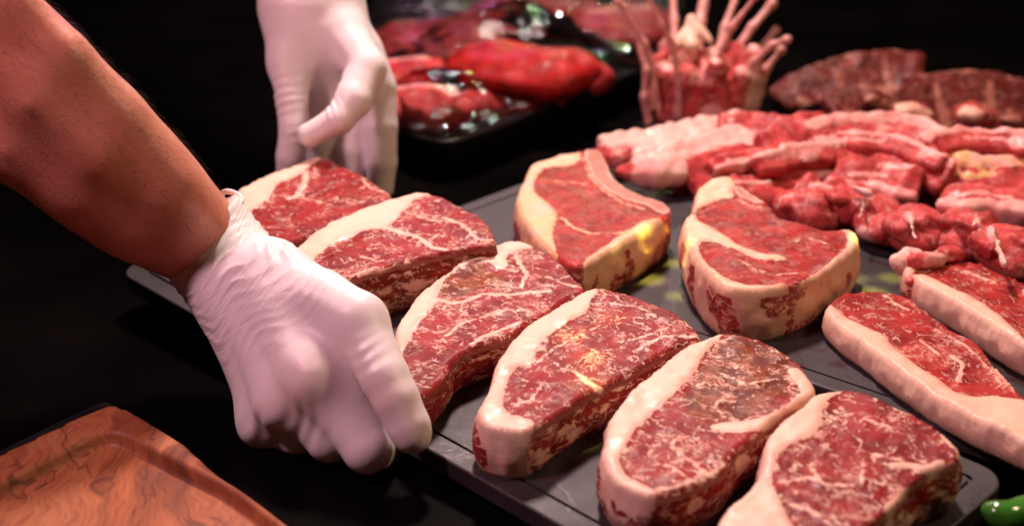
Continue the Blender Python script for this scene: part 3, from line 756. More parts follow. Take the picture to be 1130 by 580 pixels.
# ------------------------------------------------------------------ dark rib racks behind
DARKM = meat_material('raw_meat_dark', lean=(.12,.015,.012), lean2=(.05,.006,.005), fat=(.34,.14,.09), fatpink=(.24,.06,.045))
def rack(top, bot, d, thick, label, seed, n=14):
    r_ = empty('rib_rack', tuple(PD(bot[0][0], bot[0][1], d))); tag(r_, label, 'rib rack', 'dark racks of ribs behind the lamb pile')
    tp = resample_open(np.array(top, float), n); bt = resample_open(np.array(bot, float), n)
    g, ribs_ = [], []
    for i in range(n-1):
        a, b = PD(*tp[i], d), PD(*tp[i+1], d); c, e = PD(*bt[i], d-.02), PD(*bt[i+1], d-.02)
        ctr = (a+b+c+e)/4; ux = (b-a)/np.linalg.norm(b-a); up = (a+b-c-e)/2; hh = np.linalg.norm(up)/2; up = up/(2*hh); up = up - ux*(up@ux); up /= np.linalg.norm(up)
        Rm = np.column_stack([ux, np.cross(up, ux), up])
        g.append(rbox(ctr, [np.linalg.norm(b-a)*.6, thick*.75, hh + .003], Rm, .003))
        ribs_.append(cap(ctr - up*hh - Rm[:,1]*thick*.0 - np.cross(up,ux)*-.0, ctr + up*hh*.9, .0045, .0035, 1 if i % 4 == 1 else 0))
        ribs_[-1] = cap(ctr - up*hh - np.array([0, thick*.8, 0]), ctr + up*hh*.85 - np.array([0, thick*.7, 0]), .0050, .0036, 1 if i % 4 == 1 else 0)
    nub = []; tq = resample_open(np.array(top, float), n*3)
    for i in range(n*3-1): nub.append(cap(PD(tq[i][0], tq[i][1]-1, d-.003), PD(tq[i+1][0], tq[i+1][1]-1, d-.003), .0032, .0032, 1))
    for i in range(n*3):
        a = PD(tq[i][0], tq[i][1]-6, d - .002); nub.append(cap(a, a + np.array([.001,0,-.005]), .0016, .0024, 1))
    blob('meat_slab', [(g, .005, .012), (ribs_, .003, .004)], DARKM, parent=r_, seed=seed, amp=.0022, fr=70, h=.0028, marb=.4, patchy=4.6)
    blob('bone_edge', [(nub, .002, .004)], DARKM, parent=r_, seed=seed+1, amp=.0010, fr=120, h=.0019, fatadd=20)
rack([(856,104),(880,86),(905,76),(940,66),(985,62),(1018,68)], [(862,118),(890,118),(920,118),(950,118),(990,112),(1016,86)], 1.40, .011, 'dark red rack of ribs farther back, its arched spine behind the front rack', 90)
rack([(905,112),(945,104),(985,96),(1030,88),(1070,84),(1105,88),(1125,96),(1160,100)], [(915,122),(950,132),(990,142),(1030,146),(1070,146),(1105,146),(1130,146),(1160,146)], 1.30, .012, 'dark rack of ribs with knobbly pale bone ends, nearer than the arched one', 95, 20)
for i, (u, v, r, lab) in enumerate([(1000,128,17,'pinkish meat chunk in front of the near rib rack, above the lamb pile'), (1075,132,20,'red meat chunk at the base of the near rib rack'), (1118,136,18,'brownish meat chunk below the rib rack at the frame edge'), (962,112,12,'small dark meat chunk where the two rib racks meet')]):
    c = PD(u, v, 1.22); rr = r*1.22/FPX
    g = [([ell(c, [rr*1.3, rr, rr*.9]), ell(c + [rr*.9,.0,-rr*.2], [rr*.8, rr*.8, rr*.7]), ell(c + [-rr*.4,-.01,rr*.5], [rr*.6, rr*.4, rr*.25], None, 1)], .006, .006)]
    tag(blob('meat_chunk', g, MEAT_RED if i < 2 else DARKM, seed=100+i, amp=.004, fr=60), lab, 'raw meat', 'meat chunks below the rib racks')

# ------------------------------------------------------------------ film-wrapped tray of meat
zt_ = .034
fr_pts = [(434,112),(440,140),(462,152),(490,157),(515,152),(555,138),(617,110),(667,91),(712,75),(745,60)]
Wt = [PZ(u, v, zt_)[:2] for u, v in fr_pts]
c1, c2 = Wt[0], Wt[-1]
back = [np.array([c2[0]+.06, c2[1]+.42]), np.array([c2[0]-.1, c2[1]+.50]), np.array([c1[0]-.06, c1[1]+.55]), np.array([c1[0]-.05, c1[1]+.25])]
OT = resample(chaikin(np.array(list(Wt) + back), 2), .008)
if area(OT) < 0: OT = OT[::-1]
def inset(Q, d):
    n_ = np.roll(Q, -1, 0) - np.roll(Q, 1, 0); n_ = np.stack([n_[:,1], -n_[:,0]], 1); n_ /= np.linalg.norm(n_, axis=1)[:,None]
    return Q - n_*d
R3 = lambda Q, z: np.column_stack([Q, np.full(len(Q), z)])
V, F = loft([R3(inset(OT,.016), .0005), R3(inset(OT,.004), .022), R3(OT, zt_-.003), R3(OT, zt_), R3(inset(OT,.004), zt_), R3(inset(OT,.010), zt_-.006), R3(inset(OT,.018), .010)], True, True)
tag(mesh_obj('foam_tray', V, F, BLACKPL), 'black tray holding cling-wrapped cuts of meat, beyond the far glove', 'tray')
def wrapped(c_px, h, radii_px, rot, lab, seed, mat, fatbits=0, tilt=0):
    c = PZ(c_px[0], c_px[1], zt_ + h); s_ = float((c-CAM)@Fv)/FPX
    a = math.radians(rot); R = np.array([[math.cos(a), -math.sin(a), 0],[math.sin(a), math.cos(a), 0],[0,0,1]])
    rx, ry, rz = radii_px[0]*s_, radii_px[1]*s_, radii_px[2]*s_
    g = [([ell(c, [rx,ry,rz], R), ell(c + R@[rx*.4,ry*.1,rz*.1], [rx*.6,ry*.8,rz*.85], R), ell(c + R@[-rx*.45,-ry*.1,-rz*.1], [rx*.5,ry*.7,rz*.8], R)], .01, .01)]
    if fatbits: g.append(([cap(c + R@[-rx*.6,ry*.2,rz*.75], c + R@[rx*.5,ry*.1,rz*.9], .005, .006, 1)], .004, .003))
    tag(blob('meat_cut', g, mat, seed=seed, amp=.007, fr=20, marb=.12, h=.0035, patchy=6.5), lab, 'raw meat', 'cuts of meat in the wrapped tray')
SHAD = meat_material('raw_meat_shaded', lean=(.24,.030,.032), lean2=(.12,.012,.014), fat=(.42,.20,.17), fatpink=(.34,.10,.09))  # darker meat colours, the shade at the tray's back is put into them
DEEP = meat_material('raw_meat_deep', lean=(.40,.010,.008), lean2=(.20,.005,.006), fat=(.6,.3,.25), fatpink=(.5,.12,.10))
wrapped((576,78), .020, (84,66,24), -30, 'big bright red cut on top of the others in the wrapped tray', 110, DEEP)
wrapped((470,122), .006, (56,44,22), -10, 'pinkish red cut in the near corner of the wrapped tray', 111, LAMB, 1)
wrapped((446,88), .006, (48,50,20), 20, 'dark red cut close to the far glove in the wrapped tray', 112, DEEP, 1)
wrapped((560,112), -.002, (70,36,15), 22, 'flat brownish pink cut under the big bright one', 113, LAMB)
wrapped((640,88), .0, (36,36,15), 22, 'pale pink cut poking out beyond the big bright one', 114, LAMB)
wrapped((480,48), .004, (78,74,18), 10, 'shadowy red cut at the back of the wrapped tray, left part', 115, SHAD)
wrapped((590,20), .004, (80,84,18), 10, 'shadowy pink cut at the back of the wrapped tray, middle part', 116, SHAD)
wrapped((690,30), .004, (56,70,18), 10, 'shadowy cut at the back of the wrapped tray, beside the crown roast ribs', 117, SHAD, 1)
# cling film draped over it
def film_material():
    m = bpy.data.materials.new('cling_film'); m.use_nodes = True; nt = m.node_tree
    for n in list(nt.nodes): nt.nodes.remove(n)
    k = NB(nt); out = nt.nodes.new('ShaderNodeOutputMaterial'); mx = nt.nodes.new('ShaderNodeMixShader')
    tr = nt.nodes.new('ShaderNodeBsdfTransparent'); gl = nt.nodes.new('ShaderNodeBsdfGlossy'); gl.inputs['Roughness'].default_value = .02
    tr.inputs['Color'].default_value = (.93,.90,.90,1)
    co = k.coord(); h = k.math('ADD', k.noise(co, 28, 5, .6, 1.5), k.math('MULTIPLY', k.noise(k.vmath('MULTIPLY', co, (1,3,1)), 70, 4, .6, 2), .35))
    bp = k.bump(h, .5, .003); nt.links.new(bp, gl.inputs['Normal'])
    fr = nt.nodes.new('ShaderNodeFresnel'); fr.inputs['IOR'].default_value = 1.4; nt.links.new(bp, fr.inputs['Normal'])
    nt.links.new(k.math('MULTIPLY', fr.outputs[0], 1.15, clamp=True), mx.inputs[0])
    nt.links.new(tr.outputs[0], mx.inputs[1]); nt.links.new(gl.outputs[0], mx.inputs[2]); nt.links.new(mx.outputs[0], out.inputs['Surface'])
    return m
FILM = film_material()
lo, hi = OT.min(0), OT.max(0); st = .0036
gx, gy = np.meshgrid(np.arange(lo[0], hi[0], st), np.arange(lo[1], hi[1], st)); G = np.column_stack([gx.ravel(), gy.ravel()])
G = G[sdpoly(G, OT) > .002]; n = len(OT)
P2, faces, _ = cdt(np.vstack([OT, G]), [(i, (i+1) % n) for i in range(n)])
Fk = [f for f in faces if inside(np.array([P2[list(f)].mean(0)]), OT)[0]]
humps = [((560,72), .055, .085), ((470,122), .026, .06), ((450,92), .022, .05), ((590,104), .018, .07), ((650,86), .02, .05), ((590,14), .022, .12), ((480,48), .02, .1)]
zz = np.full(len(P2), zt_ + .0015)
for (px, hh, wd) in humps:
    q = PZ(px[0], px[1], zt_)[:2]; r2 = ((P2 - q)**2).sum(1)
    zz = np.maximum(zz, zt_ + hh*np.exp(-(r2/wd**2)**1.4))
edge = np.clip(polydist(P2, OT)/.02, 0, 1)
bumps = [(528,84,.011,.0045),(533,96,.012,.005),(520,92,.009,.004),(538,104,.009,.004),(546,80,.010,.004),(474,114,.011,.005),(485,128,.013,.005),(497,124,.010,.0045),(510,118,.010,.004),(522,134,.013,.006),(526,126,.010,.005),
         (508,140,.012,.006),(560,56,.012,.005),(575,62,.010,.0035),(533,58,.012,.005),(600,74,.012,.004),(612,112,.009,.005),(628,50,.012,.006),(640,55,.010,.005),(706,14,.014,.007),(498,156,.010,.005),(470,96,.010,.005),(450,110,.012,.005),(590,90,.01,.004),(500,70,.011,.005)]
bz = np.zeros(len(P2))
for (u, v, rr_, hh) in bumps:
    q = PZ(u, v, zt_ + .02)[:2]; a_ = math.radians((u*37) % 180); dx, dy = (P2 - q).T; ex = dx*math.cos(a_) + dy*math.sin(a_); ey = -dx*math.sin(a_) + dy*math.cos(a_)
    bz = np.maximum(bz, hh*np.exp(-(ex/(rr_*1.0))**2 - (ey/(rr_*.45))**2))
zz = zz + bz
V = np.column_stack([P2, zz])
V[:,2] += edge*(vnoise(V, 24, .009, 3) + vnoise(V, 60, .004, 5) + vnoise(V*np.array([1,2.5,1]), 60, .003, 6)) + edge*.003
tag(mesh_obj('cling_film', V, Fk, FILM), 'crinkled clear film stretched over the meat in the black tray', 'cling film')

# ------------------------------------------------------------------ olive wood board
zb_ = .024
cvz = lambda pts, z: np.array([PZ(u, v, z)[:2] for u, v in pts])
OB = [(-160,570),(-60,524),(0,497),(60,469),(100,451),(113,446),(122,444),(135,446),(150,454),(165,463),(185,474),(200,484),(213,494),(226,507),(240,519),(258,531),(280,547),(305,565),(330,583),(360,605),(420,650),(400,720),(300,800),(-200,800)]
IB = [(-150,612),(-60,563),(0,533),(50,506),(95,483),(112,477),(124,475),(138,479),(160,490),(200,512),(240,532),(262,545),(290,566),(312,584),(340,606),(370,630),(300,720),(-160,720)]
O = resample(chaikin(cvz(OB, zb_), 2), .004); I_ = resample(chaikin(cvz(IB, zb_), 2), .004)
if area(O) < 0: O = O[::-1]
lo, hi = O.min(0), O.max(0); st = .0035
gx, gy = np.meshgrid(np.arange(lo[0], hi[0], st), np.arange(lo[1], hi[1], st)); G = np.column_stack([gx.ravel(), gy.ravel()])
G = G[(sdpoly(G, O) > .002) & (polydist(G, I_) > .0062)]
extra = [inset(I_ if area(I_) > 0 else I_[::-1], d) for d in (-.0024,-.0012,0,.0012,.0024,.0040)]
n = len(O)
P2, faces, _ = cdt(np.vstack([O, G] + extra), [(i, (i+1) % n) for i in range(n)])
lut = {(round(p[0],7), round(p[1],7)): i for i, p in enumerate(P2)}
bidx = [lut.get((round(p[0],7), round(p[1],7)), int(np.argmin(((P2-p)**2).sum(1)))) for p in O]
cen = np.array([P2[list(f)].mean(0) for f in faces]); ok = inside(cen, O)
Fk = [tuple(f) if area(P2[list(f)]) > 0 else tuple(f[::-1]) for f, k_ in zip(faces, ok) if k_]
sd = sdpoly(P2, I_); t = np.clip((sd + .0016)/.0040, 0, 1)
z = zb_ - .0068*t*t*(3-2*t); de = np.clip(polydist(P2, O), 0, .004); z -= .004 - np.sqrt(np.maximum(.004**2 - (.004-de)**2, 0))
z += vnoise(np.column_stack([P2, np.zeros(len(P2))]), 14, .0010, 2)
V = np.column_stack([P2, z]); base = len(V)
r1 = np.column_stack([inset(O, -.0004), np.full(n, .010)]); r2 = np.column_stack([inset(O, .003), np.full(n, .0035)])
V = np.vstack([V, r1, r2])
for i in range(n):
    j = (i+1) % n
    Fk.append((bidx[i], base+i, base+j, bidx[j])); Fk.append((base+i, base+n+i, base+n+j, base+j))
Fk.append(tuple(range(base+2*n-1, base+n-1, -1)))
tag(mesh_obj('cutting_board', V, Fk, WOOD), 'olive wood cutting board with a recessed middle and swirling dark grain', 'cutting board')
# thin black plate under the board
pl = cvz([(-220,608),(-60,526),(60,466),(116,440),(124,446),(228,520),(380,640),(420,740),(-260,820)], .003)
pl = resample(chaikin(pl, 1), .006); pl = pl if area(pl) > 0 else pl[::-1]
V, F = loft([R3(pl, .0003), R3(pl, .0022), R3(inset(pl, .0008), .003)], True, True)
tag(mesh_obj('plate', V, F, BLACKPL, smooth=False), 'thin glossy black plate lying under the wooden board', 'plate')

# ------------------------------------------------------------------ green chilli
CH = simple('chilli_skin', (.045,.20,.02), .16, .5, 25, .45, .0004, Coat_Weight=.6, Coat_Roughness=.06)
hz = .034
cp = [(1092,563,9.0),(1100,567,12.0),(1112,569,13.5),(1128,565,14.5),(1145,556,15),(1170,542,14),(1196,530,10)]
Wc = [PZ(u, v, hz) for u, v, r in cp]; ch = []
for i in range(len(cp)-1): ch.append(cap(Wc[i], Wc[i+1], pr(cp[i][2], Wc[i]), pr(cp[i+1][2], Wc[i+1])))
lo, hi = bounds([(ch, 0, 0)]); V, F = surfnet(lambda X: field([(ch, .004, .004)], X), lo, hi, .0014)
V = V + vnormals(V, F)*vnoise(V, 60, .0012, 4)[:,None]
cr_ = empty('green_chilli', (Wc[2][0], Wc[2][1], 0)); tag(cr_, 'shiny green chilli pepper beside the corner of the held tray', 'chilli')
mesh_obj('pod', V, F, CH, cr_)
stem = [cap(Wc[-1], Wc[-1] + np.array([.015,.01,.004]), .003, .002)]
lo, hi = bounds([(stem, 0, 0)]); V, F = surfnet(lambda X: field([(stem, .004, .004)], X), lo, hi, .001)
mesh_obj('stem', V, F, CH, cr_)
bw = PZ(1125, 590, .0); 
V, F = loft([R3(c_, z_) for c_, z_ in ((resample(np.array([Wc[2][:2] + np.array(q) for q in ((-.004,-.02),(.12,.02),(.13,.07),(.01,.035))]), .004), .0004), (resample(np.array([Wc[2][:2] + np.array(q) for q in ((-.004,-.02),(.12,.02),(.13,.07),(.01,.035))]), .004), hz-.0125))], True, True)
tag(mesh_obj('black_block', V, F, BLACK, smooth=False), 'low matt black block under the green chilli', 'block')

# ------------------------------------------------------------------ the person's arms and gloves
def J(u, v, d, r): return (PD(u, v, d), r*d/FPX)
def chain(js, t=0):
    return [cap(js[i][0], js[i+1][0], js[i][1], js[i+1][1], t) for i in range(len(js)-1)]
person = empty('person', tuple(PD(60, 60, .85)))
tag(person, 'person in white gloves with a bare forearm, holding a slate tray of steaks', 'person')

# near hand (grips the near edge, thumb on top)
h1 = []
pal = chain([J(250,292,.815,44), J(296,344,.795,42)]) 
met = [chain([J(290,310,.80,34), J(348,402,.755,31)]), chain([J(278,320,.80,36), J(322,424,.765,31)]), chain([J(270,325,.805,34), J(305,446,.778,29)]), chain([J(262,330,.81,30), J(294,462,.795,24)])]
fing = [chain([J(350,412,.756,30.5), J(405,495,.744,27), J(430,499,.778,21), J(434,484,.82,17)]),
        chain([J(320,432,.764,29), J(364,483,.760,26), J(394,478,.80,20), J(408,464,.84,17)]),
        chain([J(302,450,.776,27), J(328,479,.778,24), J(366,470,.825,18), J(385,458,.85,16)]),
        chain([J(290,464,.790,24), J(300,480,.794,21.5), J(340,462,.84,17), J(355,452,.86,15)])]
thumb = chain([J(300,304,.785,38), J(352,332,.765,36), J(396,356,.748,33)])
thumb_d = chain([J(396,356,.748,32), J(424,416,.732,27.5), J(437,440,.729,26), J(451,470,.728,24), J(454,478,.728,22.5)])
web = chain([J(330,340,.775,34), J(366,386,.762,26)]) + chain([J(366,390,.760,28), J(388,432,.755,25), J(404,462,.754,22)]) + chain([J(340,420,.764,30), J(372,462,.762,27)])
cuff_g = chain([J(222,258,.818,57), J(234,274,.818,51), J(262,308,.81,45)])
kn1 = [ell(PD(349,420,.751), [.0115]*3), ell(PD(317,446,.762), [.010]*3), ell(PD(291,468,.783), [.009]*3)]
tend = chain([J(290,330,.778,10), J(344,418,.741,9)]) + chain([J(280,345,.781,9), J(310,446,.756,8)]) + chain([J(270,350,.788,8), J(287,468,.776,7)])
g1 = [(pal + met[0] + met[1] + met[2] + met[3], .020, .02), (cuff_g, .01, .018), (thumb, .003, .014), (web, .01, .012), (kn1, .004, .018), (tend, .002, .018), (fing[0], .002, .010), (fing[1], .002, .006), (fing[2], .002, .005), (fing[3], .002, .005), (thumb_d, .0015, .0060)]
Aw = PD(236,276,.818); Ad = PD(150,178,.80); axis1 = (Aw - Ad)/np.linalg.norm(Aw - Ad)
def hand_mesh(groups, cutP, cutN, wr_fn, name='glove', h=.0014, creases=()):
    lo, hi = bounds(groups)
    def fn(X):
        d = field(groups, X); c = -((X - cutP) @ cutN)
        return np.maximum(d, c)
    V, F = surfnet(fn, lo, hi, h)
    for _ in range(1):                                     # light smoothing
        N0 = np.zeros_like(V); cn = np.zeros(len(V))
        for a, b in ((0,1),(1,2),(2,3),(3,0)):
            np.add.at(N0, F[:,a], V[F[:,b]]); np.add.at(N0, F[:,b], V[F[:,a]]); np.add.at(cn, F[:,a], 1); np.add.at(cn, F[:,b], 1)
        V = .5*V + .5*N0/cn[:,None]
    N = vnormals(V, F); V = V + N*wr_fn(V)[:,None]
    return V, F
def wr1(V):
    s = (V - Aw) @ axis1                                   # distance from the cuff down the hand
    env = np.clip(1 - np.abs(s - .016)/.032, 0, 1)**.7
    wv = np.array([mn.noise(Vector(p)*55) for p in V]); w2 = np.array([mn.noise(Vector(p)*24 + Vector((4,4,4))) for p in V])
    lat = V @ np.cross(axis1, Fv)
    rid = 1 - np.abs(np.sin(s*470 + lat*60 + wv*1.3 + w2*7.0))**.6*2
    am = np.clip(.55 + wv*1.1, .1, 1.2)
    o = env*.0008*rid*am + env*w2*.0022
    # fine tension creases towards the thumb web and around the knuckles
    for (u, v, d, rad, dirv, amp, fr) in ((404,392,.725,.010,(.4,1),.0003,1000), (330,470,.745,.015,(1,.2),.0003,700), (286,470,.76,.014,(1,.4),.0005,600)):
        c = PD(u, v, d); e = np.exp(-((V-c)**2).sum(1)/rad**2)
        dr = Rv*dirv[0] - Uv*dirv[1]; dr = dr/np.linalg.norm(dr)
        o += e*amp*np.sin((V-c)@dr*fr + wv*3 + w2*3)
    return o + vnoise(V, 38, .0007, 8)
V, F = hand_mesh(g1, PD(214,251,.822), axis1, wr1)
kn = np.zeros(len(V)); s_a = (V - Aw) @ axis1; lt = V @ np.cross(axis1, Fv)
wsA = np.column_stack([s_a + .25*lt, lt, np.clip(1 - np.abs(s_a - .008)/.040, 0, 1)**.6])
for p in (J(348,410,.735,1), J(322,440,.745,1), J(400,500,.715,1), J(430,440,.72,1)): kn = np.maximum(kn, np.exp(-((V-p[0])**2).sum(1)/.015**2))
gl1 = mesh_obj('glove', V, F, GLOVE, person, attrs=dict(tight=kn, ws=wsA)); gl1['label'] = 'white latex glove gripping the near edge of the tray'
# rolled rim of the cuff
def rim(c, ax, ru, rv, th, seed, name='cuff_rim', parent=None):
    ax = ax/np.linalg.norm(ax); e1 = np.cross(ax, Fv); e1 /= np.linalg.norm(e1); e2 = np.cross(ax, e1)
    n, m = 96, 8; V, F = [], []
    for i in range(n):
        a = 2*math.pi*i/n; w = 1 + .03*math.sin(3*a+seed) + .018*math.sin(8*a+2*seed)
        p = c + e1*ru*w*math.cos(a) + e2*rv*w*math.sin(a) + ax*(.0022*math.sin(5*a+seed) + .003*math.sin(2*a))
        rd = (e1*math.cos(a) + e2*math.sin(a))
        for j in range(m):
            b = 2*math.pi*j/m; V.append(p + (rd*math.cos(b) + ax*math.sin(b))*th)
    for i in range(n):
        for j in range(m):
            F.append((i*m+j, ((i+1)%n)*m+j, ((i+1)%n)*m+(j+1)%m, i*m+(j+1)%m))
    o = mesh_obj(name, V, F, GLOVE, parent); return o
rm = rim(PD(216,254,.82), axis1, .0300, .0292, .0017, 1.0, parent=gl1)
rm.location = (0,0,0)

# far hand (coming down onto the far side)
D2 = 1.06
palm2 = chain([J(340,-60,1.07,47), J(342,-5,1.07,46), J(350,40,1.065,42)]) + chain([J(330,20,1.06,36), J(322,70,1.055,24)]) + chain([J(360,20,1.07,38), J(398,84,1.065,24)]) + chain([J(352,60,1.085,34), J(372,110,1.085,28)])
thumb2 = chain([J(318,66,1.05,19), J(322,110,1.045,18), J(325,140,1.045,17), J(321,172,1.05,16), J(319,190,1.055,14)])
bent2 = chain([J(378,40,1.05,27), J(404,76,1.035,22), J(390,110,1.022,20), J(374,132,1.017,16.5), J(342,149,1.02,14)])
palm2 += chain([J(336,80,1.09,26), J(348,135,1.095,25), J(358,176,1.10,21)])
fr2 = chain([J(400,60,1.075,24), J(417,98,1.075,20), J(420,140,1.075,18.5), J(421,180,1.08,17), J(420,206,1.085,15)])
fm2 = chain([J(386,80,1.085,24), J(396,125,1.085,18), J(390,165,1.085,16.5), J(387,195,1.09,14.5)])
g2 = [(palm2, .022, .02), (thumb2, .002, .012), (fr2, .002, .012), (fm2, .002, .005), (bent2, .003, .010)]
Aw2 = PD(340,-30,1.07); axis2 = PD(345,60,1.07) - PD(338,-60,1.07); axis2 /= np.linalg.norm(axis2)
def wr2(V):
    wv = np.array([mn.noise(Vector(p)*45) for p in V]); o = np.zeros(len(V))
    for (u, v, d, rad, dirv, amp, fr) in ((318,108,1.035,.014,(.25,1),.0010,1000), (376,92,1.03,.010,(.6,.8),.0008,1100), (366,118,1.01,.008,(1,-.4),.0007,1300), (330,140,1.03,.012,(.2,1),.0006,900)):
        c = PD(u, v, d); e = np.exp(-((V-c)**2).sum(1)/rad**2)
        dr = Rv*dirv[0] - Uv*dirv[1]; dr = dr/np.linalg.norm(dr); o += e*amp*np.sin((V-c)@dr*fr + wv*3)
    return o + vnoise(V, 40, .0006, 5)
V, F = hand_mesh(g2, PD(338,-42,1.07), axis2, wr2)
gl2 = mesh_obj('glove', V, F, GLOVE, person, attrs=dict(tight=np.zeros(len(V)), ws=np.column_stack([(V - Aw2) @ axis2, V @ np.cross(axis2, Fv), np.clip(1 - np.abs((V - Aw2) @ axis2 - .0)/.034, 0, 1)**.7]))); gl2['label'] = 'white latex glove with bent fingers behind the farthest steak'
rm2 = rim(PD(338,-42,1.07), axis2, .0325, .032, .0013, 2.0, parent=gl2); rm2.location = (0,0,0)
rm2b = None

# body: forearms, upper arms and shoulders in one surface
E1 = J(-170,-70,.80,92); S1 = J(-560,-420,1.05,150)
fore1 = chain([J(270,310,.812,36), J(246,284,.815,44), J(228,268,.815,47), J(204,254,.812,54), J(168,222,.808,60), J(130,192,.804,65), J(89,157,.80,67), J(38,105,.795,71), J(-12,66,.79,74), J(-80,10,.79,80), E1])
mus = chain([J(190,240,.79,34), J(140,186,.785,42), J(80,124,.775,49), J(20,66,.77,54), J(-40,10,.77,58)]) + chain([J(140,226,.797,34), J(100,190,.782,41), J(30,134,.77,49), J(-40,76,.77,52)])
rdg = chain([J(190,206,.766,18), J(130,132,.750,23), J(70,62,.732,25), J(10,0,.724,24), J(-60,-60,.73,24)]) + chain([J(150,206,.768,13), J(110,168,.747,19), J(40,104,.734,23), J(-30,40,.728,24), J(-90,-10,.73,24)]) + chain([J(140,244,.778,11), J(84,204,.762,15), J(20,160,.752,19), J(-40,116,.748,22)])
E2 = J(330,-420,1.12,80); S2 = J(60,-820,1.35,140)
fore2 = chain([J(345,40,1.07,34), J(340,-10,1.07,42), J(338,-60,1.07,42), J(338,-150,1.08,58), E2])
up1 = chain([E1, S1]); up2 = chain([E2, S2])
tor = [cap(S1[0], S2[0], .11, .11), cap((S1[0]+S2[0])/2, (S1[0]+S2[0])/2 + np.array([-.05,.12,-.35]), .15, .14)]
gb = [(fore1, .004, .01), (mus, .008, .030), (rdg, .008, .040), (up1, .03, .05), (fore2, .01, .01), (up2, .03, .04), (tor, .05, .06)]
lo, hi = bounds(gb, .02); lo[2] = max(lo[2], .02)
V, F = surfnet(lambda X: field(gb, X), lo, hi, .0042)
for _ in range(8):
    N0 = np.zeros_like(V); cn = np.zeros(len(V))
    for a, b in ((0,1),(1,2),(2,3),(3,0)):
        np.add.at(N0, F[:,a], V[F[:,b]]); np.add.at(N0, F[:,b], V[F[:,a]]); np.add.at(cn, F[:,a], 1); np.add.at(cn, F[:,b], 1)
    V = .5*V + .5*N0/cn[:,None]
mesh_obj('body', V, F, SKIN, person)
# fine dark hair on the near forearm
NV = vnormals(V, F); axA = PD(228,268,.815) - PD(0,56,.79); LA = np.linalg.norm(axA); axA /= LA
tt = (V - PD(0,56,.79)) @ axA; nearax = np.linalg.norm(V - PD(0,56,.79) - tt[:,None]*axA, axis=1)
cand = np.where((tt > -.05) & (tt < LA*.93) & (nearax < .09))[0]
hv, hf = [], []; hr = random.Random(5)
for q in range(1800):
    i_ = int(hr.choice(cand)); p0 = V[i_] + np.array([hr.uniform(-.002,.002) for _ in range(3)]); n_ = NV[i_]; p0 = p0 - n_*.0008
    dn = axA*.8 + np.cross(n_, axA)*hr.uniform(-.5,.9); dn = dn - n_*(dn@n_); dn /= np.linalg.norm(dn)
    L_ = hr.uniform(.006,.013); sd_ = np.cross(n_, dn)*.00008; b_ = len(hv)
    for t_ in (0, .33, .66, 1):
        c_ = p0 + dn*L_*t_ + n_*(.0024*math.sin(t_*2.2)); wq = 1 - .85*t_
        hv += [c_ - sd_*wq, c_ + sd_*wq, c_ + n_*.00007*wq]
    for k_ in range(3):
        for a_, c2_ in ((0,1),(1,2),(2,0)): hf.append((b_+3*k_+a_, b_+3*k_+c2_, b_+3*k_+3+c2_, b_+3*k_+3+a_))
mesh_obj('arm_hair', np.array(hv), hf, simple('arm_hair', (.05,.02,.012), .5, .3), person)
SH = simple('black_cotton', (.012,.012,.014), .9, .2, 200, .2)
gs = [(chain([(E1[0]*.35+S1[0]*.65, S1[1]*.95), (S1[0], S1[1]*1.12)]), .03, .03), (chain([(E2[0]*.35+S2[0]*.65, S2[1]*.95), (S2[0], S2[1]*1.12)]), .03, .05),
      ([cap(S1[0], S2[0], .122, .122), cap((S1[0]+S2[0])/2, (S1[0]+S2[0])/2 + np.array([-.05,.12,-.36]), .165, .155)], .05, .06)]
lo, hi = bounds(gs, .02); lo[2] = max(lo[2], .015)
V, F = surfnet(lambda X: field(gs, X), lo, hi, .009)
mesh_obj('shirt', V, F, SH, person)

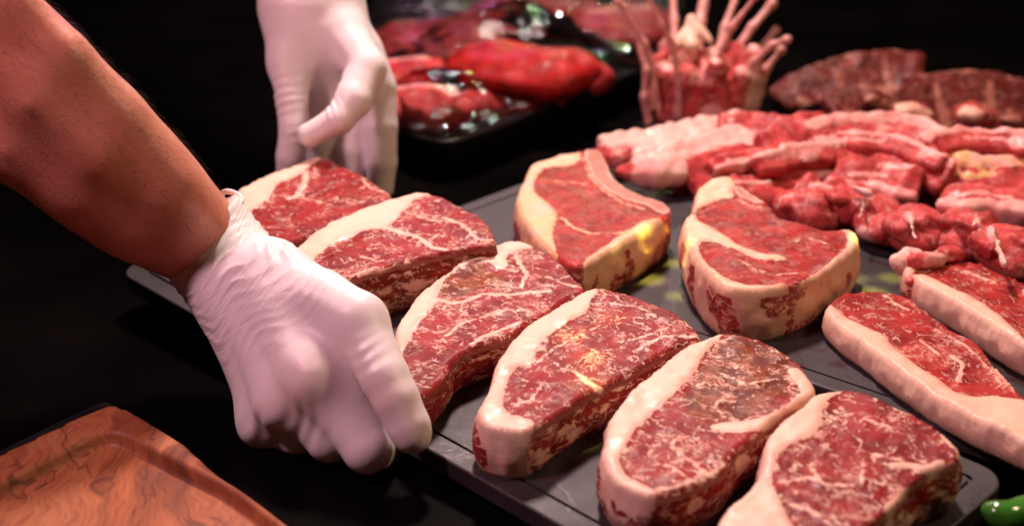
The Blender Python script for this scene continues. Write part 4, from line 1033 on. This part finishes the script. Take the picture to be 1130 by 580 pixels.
# ------------------------------------------------------------------ light
wd = bpy.data.worlds.new('World'); sc.world = wd; wd.use_nodes = True
wd.node_tree.nodes['Background'].inputs[0].default_value = (.9,.45,.5,1); wd.node_tree.nodes['Background'].inputs[1].default_value = .004
def area_light(name, loc, tgt, size, power, col, size_y=None):
    l = bpy.data.lights.new(name, 'AREA'); l.energy = power; l.color = col; l.size = size
    if size_y: l.shape = 'RECTANGLE'; l.size_y = size_y
    o = bpy.data.objects.new(name, l); COL.objects.link(o); o.location = loc
    o.rotation_euler = (Vector(tgt) - Vector(loc)).to_track_quat('-Z', 'Y').to_euler(); return o
area_light('case_lamp', (-.02, 1.38, 1.08), (.05,.80,0), .15, 22.0, (1,.73,.69))
area_light('pink_lamp', (-.66, .46, .85), (-.12,.75,.08), .14, 7.0, (1,.52,.62))
area_light('warm_lamp', (.80, .60, .85), (.10,.75,0), .14, 3.6, (1,.68,.42))
def pool(u, v, z, ang, power):                 # added spots; their yellow pools stand in for lamp reflections in the glass
    l = bpy.data.lights.new('added_yellow_spot', 'SPOT'); l.energy = power; l.color = (1,.86,.12); l.spot_size = math.radians(ang); l.spot_blend = 1; l.shadow_soft_size = .004
    o = bpy.data.objects.new('added_yellow_spot', l); COL.objects.link(o); o.location = (.12,1.02,.95)
    o.rotation_euler = (Vector(PZ(u, v, z)) - o.location).to_track_quat('-Z', 'Y').to_euler()
for a_ in ((630,366,.055,1.5,34),(648,388,.055,1.5,44),(652,408,.055,1.3,36),(680,352,.055,1.2,26),(718,308,.022,1.5,210),(745,290,.022,1.2,190),(748,326,.022,1.2,160),(684,306,.035,1.2,30),(944,306,.022,1.3,120),(985,306,.022,1.4,190),(962,322,.022,1.6,190)): pool(*a_)
area_light('back_lamp', (.28, 2.4, .62), (.0,1.2,0), .03, 1.6, (1,.84,.80))
area_light('magenta_lamp', (-.15, 2.3, .55), (.0,1.2,0), .02, .8, (1,.25,.9))
area_light('green_lamp', (.10, 2.2, .60), (.05,1.2,0), .02, .6, (.45,1,.15))

# ------------------------------------------------------------------ camera
cd = bpy.data.cameras.new('camera'); co_ = bpy.data.objects.new('camera', cd); COL.objects.link(co_)
co_.location = tuple(CAM); co_.rotation_euler = (math.pi/2 - PITCH, 0, 0)
cd.sensor_width = 36; cd.lens = 36*FPX/W0; cd.clip_start = .02; cd.clip_end = 50
cd.dof.use_dof = True; cd.dof.focus_distance = .80; cd.dof.aperture_fstop = 5.2; cd.dof.aperture_blades = 8
sc.camera = co_
sc.view_settings.view_transform = 'Standard'; sc.view_settings.look = 'None'; sc.view_settings.exposure = 0; sc.view_settings.gamma = 1
try:
    sc.cycles.use_denoising = True; sc.cycles.max_bounces = 8; sc.cycles.transparent_max_bounces = 12
except Exception: pass
